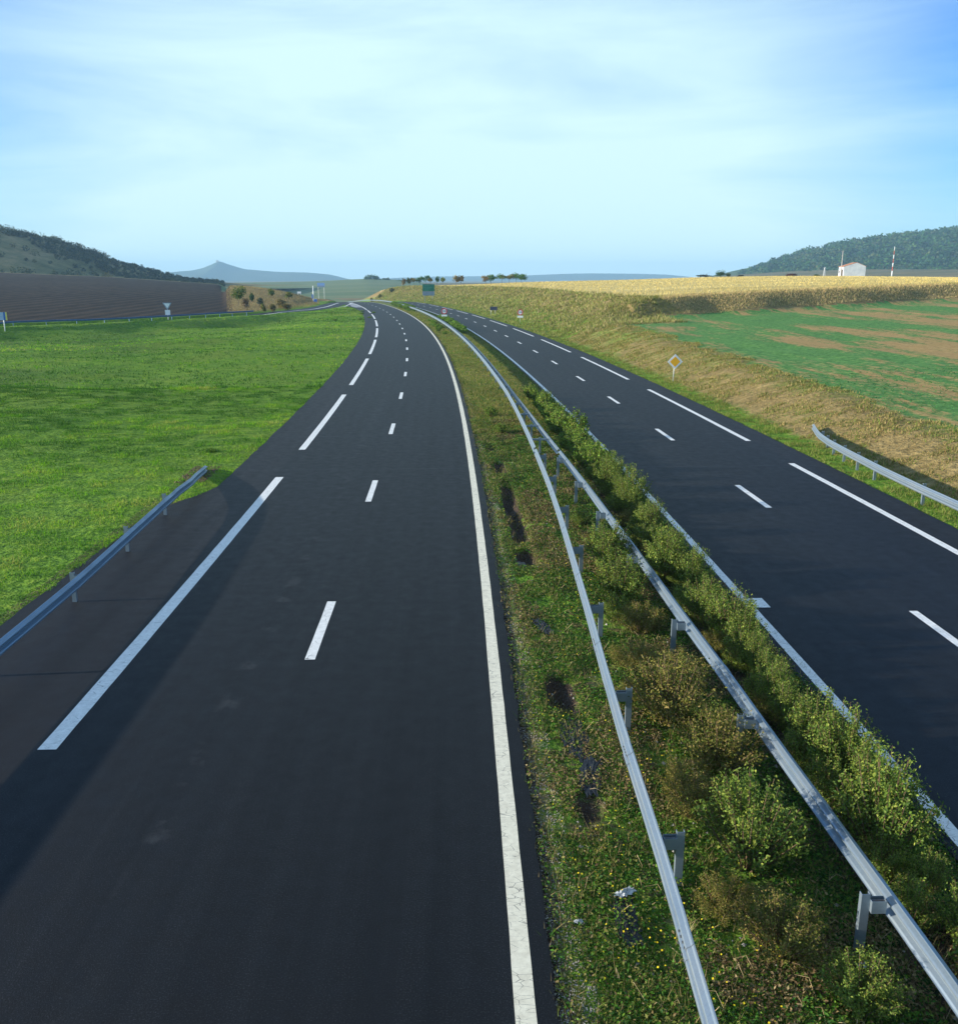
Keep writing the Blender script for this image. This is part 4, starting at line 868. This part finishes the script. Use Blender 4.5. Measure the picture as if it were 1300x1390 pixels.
cover('flowers', [leaves(np.column_stack([x, y, H(x, y) + .12 + .08 * rng.random(n)]), .010 + .006 * rng.random(n), .9, 2, pal([(.75, .60, .03), (.70, .52, .02)], n))], M['leaf'], 'scattered tiny yellow flowers in the near median', 'flowers')
# dry straw
m = MB()
for i in range(420):
    s = 7 + 30 * rng.random() ** 1.5; o = 4.5 + 5 * rng.random(); x, y = map(float, S2W(s, o)); z = gz(x, y); a = rng.random() * 6.28; L = .10 + .25 * rng.random() ** 2; zz = .06 + .14 * rng.random()
    m.tube([(x, y, z + .02), (x + L * .5 * math.cos(a), y + L * .5 * math.sin(a), z + zz), (x + L * math.cos(a + .3), y + L * math.sin(a + .3), z + zz * .6)], [.004, .003, .0015], 3, cap=False)
tag(m.build('straw', simple('bleached_straw', (.30, .22, .11), (.45, .35, .19), 8, .9)), 'bleached dry stalks lying among the median weeds', 'dry stalks', kind='stuff')
# meadow left
def grass_patch(n, s0, s1, o0f, o1, pw, cols, hmin, hmax, wid, pwo=1.0, keepf=None):
    s = s0 + (s1 - s0) * rng.random(n) ** pw; o = o1 + (o0f - o1) * rng.random(n) ** pwo; o = np.minimum(o, LO(s) + .02) if o1 < 0 else o
    x, y = S2W(s, o); kp = np.ones(n, bool) if keepf is None else keepf(s, o, x, y); s, o, x, y = s[kp], o[kp], x[kp], y[kp]; n = len(s)
    cl = fbm(x * .22, y * .5, 4); cf = fbm(x * 1.4 + 5, y * 1.7, 3); big = fbm(x * .035 + 7, y * .075, 4); cg = fbm(x * .9 + 31, y * .9, 3)
    if cols is MEAD:
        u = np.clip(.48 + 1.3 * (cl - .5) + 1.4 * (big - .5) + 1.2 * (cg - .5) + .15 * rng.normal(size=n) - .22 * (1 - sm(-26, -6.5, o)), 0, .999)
        P_ = np.array(MEADR); c = P_[(u * len(P_)).astype(int)] * (1 + .3 * (rng.random((n, 1)) - .5)); c *= (.42 + .60 * sm(.30, .65, cf) + .20 * sm(.35, .65, big))[:, None]  # shade in the hollows between tussocks is painted into the blade colour
        ds_ = polydist(x, y, SLIP); c *= (1 - .50 * np.exp(-((ds_ - 14 - 8 * (big - .5)) / 7) ** 2))[:, None]  # shade of the swale below the slip road, darkened into the blades
    else: c = pal(cols, n, var=.22) * (.42 + .62 * cl + .35 * cf + .3)[:, None]
    h = (hmin + (hmax - hmin) * rng.random(n) ** 2) * (.2 + 1.8 * sm(.3, .7, cf))
    return blades(np.column_stack([x, y, H(x, y) - .012]), h, wid * (1 + s / 28), .9, c)
MEADR = [(.045, .12, .016), (.075, .19, .022), (.11, .26, .018), (.16, .33, .018), (.21, .35, .026), (.27, .36, .045), (.29, .30, .075)]
MEAD = [(.15, .30, .016), (.23, .37, .024), (.32, .41, .035), (.075, .17, .012), (.34, .33, .07), (.10, .24, .03)]
frame = lambda s, o, x, y: (x / np.maximum(y, 5) > -.62) & (y > 15)
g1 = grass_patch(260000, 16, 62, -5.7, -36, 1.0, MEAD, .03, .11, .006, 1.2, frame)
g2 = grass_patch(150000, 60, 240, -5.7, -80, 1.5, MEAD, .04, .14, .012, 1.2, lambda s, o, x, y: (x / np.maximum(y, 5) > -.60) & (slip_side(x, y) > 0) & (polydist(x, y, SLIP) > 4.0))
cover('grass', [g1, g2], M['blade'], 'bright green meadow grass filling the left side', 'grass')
# right verge and slope
VER = [(.095, .165, .025), (.14, .19, .035), (.20, .19, .06)]; TAN = [(.27, .195, .08), (.34, .255, .11), (.20, .145, .06), (.15, .16, .045), (.12, .13, .035)]
g3 = grass_patch(50000, 20, 120, 20.0, 18.45, 1.3, VER, .04, .12, .006)
g4 = grass_patch(230000, 20, 118, 31, 19.6, 1.2, TAN + VER[1:2], .03, .12, .009, 1.0, lambda s, o, x, y: (o < slope_o(s) + .6 + 2.2 * fbm(x * .3, y * .3, 2)) & (fbm(x * .5 + 3, y * .8, 3) > .30 + .2 * rng.random(len(s))))
g5 = grass_patch(55000, 112, 330, 27, 18.5, 1.3, TAN[3:4] + VER + VER[2:] + VER[2:], .06, .26, .012)
def mnd(x, y): u = 650 + 1191 * x / y; return (u > 306) & (u < 432) & (slip_side(x, y) < -4.5) & (polydist(x, y, SLIP) > 4.5)
g6 = grass_patch(110000, 105, 430, 35, 22, 1.2, [(.26, .21, .09), (.33, .27, .13), (.18, .15, .06), (.16, .19, .05), (.22, .24, .06)], .08, .38, .014)
cover('grass', [g3, g4, g5, g6], M['blade'], 'green verge and dry tan grass on the right-hand slope', 'grass')
n = 22000; s = 22 + 38 * rng.random(n) ** 1.2; o = 21.5 + 60 * rng.random(n) ** 1.4; x, y = S2W(s, o); kp = (o > slope_o(s) + 1) & (bank_t(x, y) < 0) & (x / y < .60); x, y, s = x[kp], y[kp], s[kp]; n = len(s)
pt = fbm(x * .085 * .45 + 50, y * .13, 4); kp = pt < .56; x, y, s = x[kp], y[kp], s[kp]; n = len(s)
cover('crop_seedlings', [leaves(np.column_stack([x, y, H(x, y) + .03 + .05 * rng.random(n)]), (.028 + .022 * rng.random(n)) * (1 + s / 110), .6, 1.6, pal([(.045, .19, .05), (.075, .23, .06), (.035, .14, .035)], n))], M['leaf'], 'young green crop plants in the right-hand field', 'crop')
# tall dry grass on the plateau and its bank
def free(n, x0, x1, y0, y1, cond): x = x0 + (x1 - x0) * rng.random(n); y = y0 + (y1 - y0) * rng.random(n) ** 1.3; kp = cond(x, y); return x[kp], y[kp]
def pcond(x, y): s_, o_ = W2S(x, y); return (o_ > 32.5) & (bank_t(x, y) > 4) & (x / y < .60)
x, y = free(120000, -60, 235, 115, 400, pcond); n = len(x); c = pal([(.60, .45, .12), (.70, .54, .17), (.48, .34, .09), (.76, .62, .25)], n) * (.62 + .8 * fbm(x * .04, y * .12, 3))[:, None]
d1 = blades(np.column_stack([x, y, H(x, y) - .02]), .10 + .26 * rng.random(n), .022 * (1 + y / 250), .7, c)
def bcond(x, y): s_, o_ = W2S(x, y); b = bank_t(x, y); return (o_ > 27) & (b > -.3) & (b < 8.5) & (x / y < .60)
x, y = free(300000, 8, 110, 105, 185, bcond); n = len(x); hb = fbm(x * .05 + 4, y * .1, 2); c = pal([(.46, .33, .15), (.34, .25, .12), (.56, .42, .20), (.25, .25, .08)], n) * (.8 + .4 * rng.random((n, 1))); g_ = hb > .53; c[g_] = pal([(.12, .14, .03), (.20, .19, .05)], int(g_.sum()))
d2 = blades(np.column_stack([x, y, H(x, y) - .02]), .10 + .28 * rng.random(n), .035, 1.0, c)
x, y = free(90000, -120, -35, 190, 330, mnd); n = len(x); c = pal([(.34, .25, .11), (.44, .34, .16), (.24, .17, .08), (.20, .20, .06), (.28, .15, .07)], n) * (.5 + 1.0 * fbm(x * .15, y * .3, 3))[:, None]
d3 = blades(np.column_stack([x, y, H(x, y) - .02]), .15 + .5 * rng.random(n) ** 2, .03, .8, c)
cover('dry_grass', [d1, d2, d3], M['dryblade'], 'golden and brown dry grass on the plateau, its bank and the tan mound', 'dry grass')
# dirt thrown up where the left barrier sinks into the ground, small weeds in the meadow
for s, o, sc in ((33.6, -7.2, .35), (30.5, -7.6, .25), (120, -12, .5)): pass
for i, (px_, py_, X_, Y_, sc) in enumerate([(0, 0, -12.0, 37.5, .45), (0, 0, -22.5, 164, .75), (0, 0, -25.6, 190, .95), (0, 0, -27.5, 205, .85), (0, 0, -23.8, 197, .8), (0, 0, -30, 210, .8), (0, 0, -21.6, 172, .7), (0, 0, -26.5, 160, .8)]):
    shrub(farm[i % 3], X_, Y_, gz(X_, Y_) - .05, sc * .8, i, ('dark green weed clump dotting the meadow near the road bend' if i > 2 else 'dark green weed clump nearest the camera among those by the road bend') if i > 0 else 'small dark tussock on the meadow just beyond the left barrier', 'weed clumps on the meadow' if i > 0 else None, 'weed_clump', 'weeds', .6)

# black liner scraps in the collapsed ditch, stones and litter
def crumple(name, m_, x, y, z, lx, ly, hz_, seed, label, cat, rz=0, group=None):
    r = np.random.default_rng(seed); n = 13; U, W = np.meshgrid(np.linspace(-1, 1, n), np.linspace(-1, 1, n)); rad = np.sqrt(U ** 2 + W ** 2); k = .75 + .5 * r.random(U.shape)
    X_ = U * lx * k; Y_ = W * ly * k; Z_ = hz_ * (r.random(U.shape) - .3) * np.clip(1.15 - rad, 0, 1); id_ = np.arange(n * n).reshape(n, n)
    F = np.stack([id_[:-1, :-1], id_[:-1, 1:], id_[1:, 1:], id_[1:, :-1]], -1).reshape(-1, 4); cm = rad[:-1, :-1].ravel() < 1.08; F = F[cm]; Vv = np.stack([X_, Y_, Z_], -1).reshape(-1, 3)
    u_, iv = np.unique(F, return_inverse=True); top = Vv[u_]; nb = len(top); bot = top - np.array([0, 0, .004]); F = iv.reshape(F.shape); F2 = F[:, ::-1] + nb
    o = npmesh(name, np.concatenate([top, bot]), np.concatenate([F, F2]), m_); o.location = (x, y, z); o.rotation_euler = (0, 0, rz); return tag(o, label, cat, group)
for i, (s, o, lx, ly, rz) in enumerate([(12.9, 4.95, .20, .62, .1), (11.7, 5.02, .16, .5, -.2), (17.6, 4.88, .13, .42, .3), (8.7, 5.0, .14, .45, 0), (21.8, 4.8, .12, .4, .2)]):
    x, y = map(float, S2W(s, o)); w_ = ('largest crumpled black plastic liner in the ditch hollow of the median', 'torn black plastic liner just in front of the largest one', 'black liner scrap beside the cream line, third from the front', 'black liner scrap in the ditch nearest the camera', 'small black liner scrap farthest along the ditch')[i]
    crumple('drain_liner', M['liner'], x, y, gz(x, y) + .035, lx, ly, .05, i, w_, 'plastic liner', rz, 'black liner scraps in the ditch')
x, y = map(float, S2W(9.05, 5.05)); crumple('plastic_litter', M['litter'], x, y, gz(x, y) + .13, .13, .06, .09, 11, 'crumpled whitish plastic bag lying in the median weeds beside the ditch', 'litter', .5)
x, y = map(float, S2W(8.65, 4.42)); crumple('plastic_litter', M['litter'], x, y, gz(x, y) + .08, .055, .03, .05, 12, 'small white scrap of litter close to the cream line', 'litter', .2)
x, y = map(float, S2W(7.9, 7.55)); crumple('plastic_litter', M['litter'], x, y, gz(x, y) + .08, .09, .05, .05, 13, 'grey piece of litter under the right barrier branch', 'litter', .2)
def stones(name, n, s0, s1, o0, o1, r0, r1, label, mt):
    V_, F_ = [], []; base = np.array([(1, 0, 0), (-1, 0, 0), (0, 1, 0), (0, -1, 0), (0, 0, 1), (0, 0, -1)], float); fc = np.array([(0, 2, 4), (2, 1, 4), (1, 3, 4), (3, 0, 4), (2, 0, 5), (1, 2, 5), (3, 1, 5), (0, 3, 5)])
    s = s0 + (s1 - s0) * rng.random(n) ** 1.4; o = o0 + (o1 - o0) * rng.random(n); x, y = S2W(s, o); z = H(x, y)
    r = (r0 + (r1 - r0) * rng.random(n) ** 3)[:, None, None]; B = base[None] * (.6 + .7 * rng.random((n, 6, 1))) * r * np.array([1, 1, .7]); Vv = B + np.column_stack([x, y, z + .005])[:, None]; F = fc[None] + (np.arange(n) * 6)[:, None, None]
    o_ = npmesh(name, Vv.reshape(-1, 3), F.reshape(-1, 3), mt); return tag(o_, label, 'gravel', kind='stuff')
stones('gravel', 26000, 6.5, 60, 4.02, 4.5, .004, .016, 'grey-brown gravel along the edge of the left carriageway', M['stone'])
stones('gravel', 1200, 7, 40, 4.6, 9.6, .01, .045, 'loose stones among the median weeds', M['stone'])
stones('gravel', 9000, 16, 32, -7.5, -6.9, .004, .02, 'loose dirt and gravel along the edge of the meadow by the barrier', simple('brown_dirt', (.06, .042, .03), (.14, .10, .07), 9, .9))
x, y = map(float, S2W(33.3, -7.0)); V_ = []
stones('gravel', 1500, 31.8, 34.8, -7.6, -6.5, .01, .05, 'brown clods of earth where the left barrier enters the ground', simple('brown_clods', (.08, .048, .03), (.17, .11, .07), 9, .9))

# ------------------------------------------------------------------ trees
def crown_points(rs, n, r, h, z0, lumps=9, sq=1):
    """points gathered in uneven clumps"""
    c = rs.normal(size=(lumps, 3)); c /= np.linalg.norm(c, axis=1)[:, None]; c *= (rs.random((lumps, 1)) ** .5) * np.array([r * .72, r * .72, h * .36]); k = rs.integers(0, lumps, n); rad = (.30 + .25 * rs.random(lumps))[k][:, None]
    d = rs.normal(size=(n, 3)); d /= np.linalg.norm(d, axis=1)[:, None]; d *= rs.random((n, 1)) ** .45; P = c[k] + d * rad * np.array([r, r, h * .5 * sq]) * 1.35; P[:, 2] += z0 + h / 2; return P, k
def tree(name, x, y, z, H_, r, cols, seed, label, cat='tree', group=None, n=420, trunk=.35, leaf=.16, lumps=9, tr=.09):
    rs = np.random.default_rng(seed); t = empty(name, (x, y, z)); m = MB(); zt = H_ * trunk
    m.tube([(0, 0, -.4), (.05 * rs.normal(), .05 * rs.normal(), zt), (.1 * rs.normal(), .1 * rs.normal(), H_ * .85)], [tr, tr * .75, tr * .25], 6)
    for i in range(6):
        a = rs.random() * 6.28; zz = zt + (H_ - zt) * .1 * i; q = r * (.5 + .4 * rs.random()); m.tube([(0, 0, zz * .95), (q * .5 * math.cos(a), q * .5 * math.sin(a), zz + q * .45), (q * math.cos(a), q * math.sin(a), zz + q * .7)], [tr * .5, tr * .3, tr * .1], 4, cap=False)
    m.build('trunk', M['bark'], t); P, k = crown_points(rs, n, r, H_ * (1 - trunk), zt, lumps); c = pal(cols, n, rs) * (.75 + .5 * rs.random(lumps)[k][:, None])
    V_, F, C_ = leaves(P, leaf * (.6 + .8 * rs.random(n)), .7, .1, c, rs); npmesh('crown', V_, F, M['leaf'], t, col=C_); return tag(t, label, cat, group)
TG = [(.040, .095, .020), (.06, .125, .025), (.028, .07, .016)]; TO = [(.21, .135, .03), (.18, .14, .035), (.11, .11, .03)]; TY = [(.17, .19, .03), (.11, .15, .03), (.22, .20, .04)]; TB = [(.17, .12, .05), (.11, .10, .04), (.20, .14, .07)]; LG = [(.055, .12, .025), (.08, .15, .03)]
Y_ = 335.
rows = [(548, 377.5, 1.0, TB, 'tiny brownish tree, leftmost of the row on the plateau edge'), (554.5, 377, 1.3, TG + TO[:1], 'small green-brown tree second from the left in the plateau row'), (561, 375.5, 1.9, TO + TG[:1], 'orange-tinged tree left of the big dark green one'), (569.5, 375, 1.9, TG, 'dark green tree touching the big one on its left'),
        (578, 371.5, 2.9, TG, 'largest dark green tree of the left cluster on the plateau'), (584.5, 376, 1.5, TO, 'small orange tree at the right foot of the big dark tree'), (593, 375.5, 1.3, TG, 'lone small round dark tree between the two clusters'), (601, 375, 1.5, TY, 'small yellow-green tree right of the lone round one'),
        (619, 373.5, 1.5, TO + TB, 'thin orange-brown tree, left one of a pair on bare trunks'), (625.5, 373.5, 1.5, TB, 'thin brown tree, right one of a pair on bare trunks'), (659, 373.5, 1.5, TB + TO[:1], 'thin brown tree left of a green one before the right cluster'), (666.5, 372.5, 1.7, TG + LG, 'upright green tree just left of the right cluster'),
        (681, 371, 1.9, TG + TB[:1], 'green-brown tree starting the right cluster'), (691, 372, 1.8, TB + TG[:1], 'brownish tree in the middle of the right cluster'), (700, 370, 1.9, LG, 'green tree joined to the rightmost one of the row'), (707.5, 370.5, 2.1, LG, 'rightmost full green tree of the plateau row')]
for i, (px, top, r, cols, lab) in enumerate(rows):
    Yt = 388. if px < 610 else 335.; x = PX(px, Yt); z = gz(x, Yt); Ht = pz(top, Yt) - z; tree('young_tree', x, Yt, z, Ht, r * (.95 if px < 640 else 1.25), [tuple(1.6 * q for q in c_) for c_ in cols], 200 + i, lab, 'tree', 'young trees along the plateau edge', 520, .36 if Ht > 2.5 else .25, .2, 7, .06)
# bushes on the mound, round field corners and along the plateau
for i, (px, top, Y, r, cols, lab, nm) in enumerate([(322, 388.5, 198, 1.7, LG + TY + TG[:1], 'rounded green and yellow bush at the right corner of the ploughed field', 'bush'), (331, 401, 208, 1.0, [(.12, .08, .04), (.16, .11, .06)], 'dark brownish bush beside the rounded green bush', 'bush'),
        (340, 396.5, 232, .75, TG, 'small dark green bush on top of the tan mound', 'bush'), (352, 403, 218, .9, [(.06, .075, .05), (.09, .10, .06)], 'grey-green bush on the front of the tan mound', 'bush'), (356, 413, 204, .8, TY + TO, 'small yellow-orange bush at the end of the slip road barrier', 'bush'),
        (368, 413, 206, .85, TO, 'small orange bush beside the slip road', 'bush'), (366, 392, 262, 1.3, TY + LG, 'yellow-green bush behind the mound crest', 'bush'), (391, 396, 262, 1.3, TY, 'yellow bush at the right end of the mound crest', 'bush'), (386, 411.5, 216, 1.5, TO + [(.17, .11, .05)], 'rust-coloured low bush below the mound', 'bush'), (378, 406, 222, 1.6, TO + TB, 'rusty brown bush on the slope of the mound', 'bush'),
        (515, 385.5, 415, .9, TY, 'single bright yellow-green sapling on the crest left of the green sign', 'sapling'), (532, 384.5, 405, 1.3, TG + TB, 'dark bush on the crest just above the green sign', 'bush'), (504, 389.5, 420, .8, TO, 'small orange sapling on the crest at the bend', 'sapling'),
        (977, 365.5, 398, 2.6, LG + TG, 'green bush at the far edge of the dry field', 'bush'), (988, 370.5, 398, 1.3, TY + LG, 'low yellowish bush right of the green one on the dry field', 'bush'), (955, 373, 400, 3.4, [(.03, .035, .02)], 'low dark hedge on the skyline left of the green bush', 'hedge'), (1004, 373.2, 400, 1.7, [(.03, .035, .03)], 'low dark bush on the skyline right of the green bush', 'bush'),
        (1072, 371, 402, 2.6, [(.10, .035, .03), (.07, .03, .02)], 'dark red bush on the skyline of the dry field', 'bush'), (1108, 371.6, 405, 1.3, TG, 'small green bush left of the barn on the skyline', 'bush')]):
    x = PX(px, Y); z = gz(x, Y) if px < 900 else pz(376.2, Y); z = pz(411, Y) if px == 322 else min(z, pz(top, Y) - .8)
    if Y > 402 and px < 900: top = 378.5 + (CAMH - z - 2.0) / Y * 1160 / .948
    tree(nm, x, Y, z, pz(top, Y) - z, r, cols, 300 + i, lab, nm, None, 1500 if px == 322 else 600, .06, .15 if Y < 300 else .22, 9, .06)
for i, (px, top, r, lab) in enumerate([(497, 373.5, 5, 'hazy blue-grey tree, left of the far clump'), (503, 371, 6.5, 'tallest hazy tree in the middle of the far clump'), (510, 372.5, 5.5, 'hazy tree at the right of the far clump'), (522, 377.5, 4.5, 'low hazy bush right of the far clump'), (527, 376, 2.2, 'narrow dark conifer on the far ridge'), (541, 379.3, 8, 'low hazy thicket behind the green sign on the far ridge')]):
    Y = 1150; x = PX(px, Y); z = pz(384, Y); tree('distant_tree', x, Y, z, pz(top, Y) - z, r, TG, 400 + i, lab, 'tree', 'trees on the far ridge', 500, .05, .7, 8, .3)
# scrub on the left hill, woodland on the right hill: nobody could count it
def canopy(name, XX, YY, ZZ, n, per, rmin, rmax, leaf, cols, prob, label, cat):
    P, C_, Sz = [], [], []; a, b = XX.shape; tries = 0
    I = rng.integers(0, a - 1, n * 4); J = rng.integers(0, b - 1, n * 4); cnt = 0
    for i, j in zip(I, J):
        u, v = rng.random(2); x = XX[i, j] + (XX[i, j + 1] - XX[i, j]) * u; y = YY[i, j] + (YY[i + 1, j] - YY[i, j]) * v; z = (ZZ[i, j] * (1 - u) + ZZ[i, j + 1] * u) * (1 - v) + ZZ[i + 1, j] * v
        p = prob(x, y, z, i / a)
        if rng.random() > p: continue
        r = rmin + (rmax - rmin) * rng.random() ** 1.5; r *= (.55 if name == 'scrub' and x > -.42 * y else 1); r *= (.5 + .5 * float(sm(1000, 1110, 650 + 1191 * x / y)) if name == 'woodland' else 1); d = rng.normal(size=(per, 3)); d /= np.linalg.norm(d, axis=1)[:, None]; d *= (rng.random((per, 1)) ** .4) * r; d[:, 2] *= .9
        P.append(d + np.array([x, y, z + r * .55])); base = np.array(cols[rng.integers(len(cols))]) * (.65 + .7 * rng.random()); C_.append(base[None] * (.8 + .4 * rng.random((per, 1)))); Sz.append(np.full(per, leaf * (.7 + .6 * r / rmax))); cnt += 1
        if cnt >= n: break
    P = np.concatenate(P); V_, F, C2 = leaves(P, np.concatenate(Sz), .8, .4, np.concatenate(C_)); o = npmesh(name, V_, F, M['leaf'], col=C2); return tag(o, label, cat, kind='stuff')
def pscrub(x, y, z, t):
    px = 650 + 1191 * x / y
    if px > 305 or px < -80: return 0
    b = .25 + 1.1 * float(sm(.45, .62, fbm(np.array([x * .012]), np.array([y * .03]), 3))[0]); b = b * (.35 if .2 < t < .5 else 1)
    if t < .10: b = 1.0
    if .50 < t < .64: b = 1.1
    if px > 170: b = .9
    return b
canopy('scrub', SHX, SHY, SHZ, 2600, 60, 1.2, 3.6, .42, [(.030, .045, .016), (.05, .065, .02), (.022, .035, .014), (.09, .085, .03), (.045, .06, .025)], pscrub, 'dark bushes and low trees scattered over the left hill', 'scrub')
def pwood(x, y, z, t):
    px = 650 + 1191 * x / y
    if px > 1330 or px < 1000 or t > .66: return 0
    f = float(fbm(np.array([x * .006]), np.array([y * .008]), 3)[0]); d = float(sm(1000, 1110, px)); return (.30 + 1.3 * max(0, f - .35)) * (1 if t > .12 else .3) * (.25 + .75 * d)
canopy('woodland', WHX, WHY, WHZ, 8500, 60, 6, 12, 1.8, [(.026, .080, .020), (.038, .098, .024), (.020, .062, .018), (.055, .105, .030), (.075, .10, .038)], pwood, 'dense deciduous woodland covering the right hill', 'woodland')

# ------------------------------------------------------------------ haze
m = MB(); m.box((0, 3500, 50), (14500, 7500, 160))
hz_m = bpy.data.materials.new('haze_air'); hz_m.use_nodes = True; t = hz_m.node_tree; t.nodes.clear(); pv = N(t, 'ShaderNodeVolumePrincipled'); oo = N(t, 'ShaderNodeOutputMaterial')
pv.inputs['Color'].default_value = (.44, .74, 1.0, 1); pv.inputs['Density'].default_value = .00018; pv.inputs['Anisotropy'].default_value = 0.0; t.links.new(pv.outputs[0], oo.inputs['Volume'])
o = m.build('haze', hz_m); tag(o, kind='stuff')
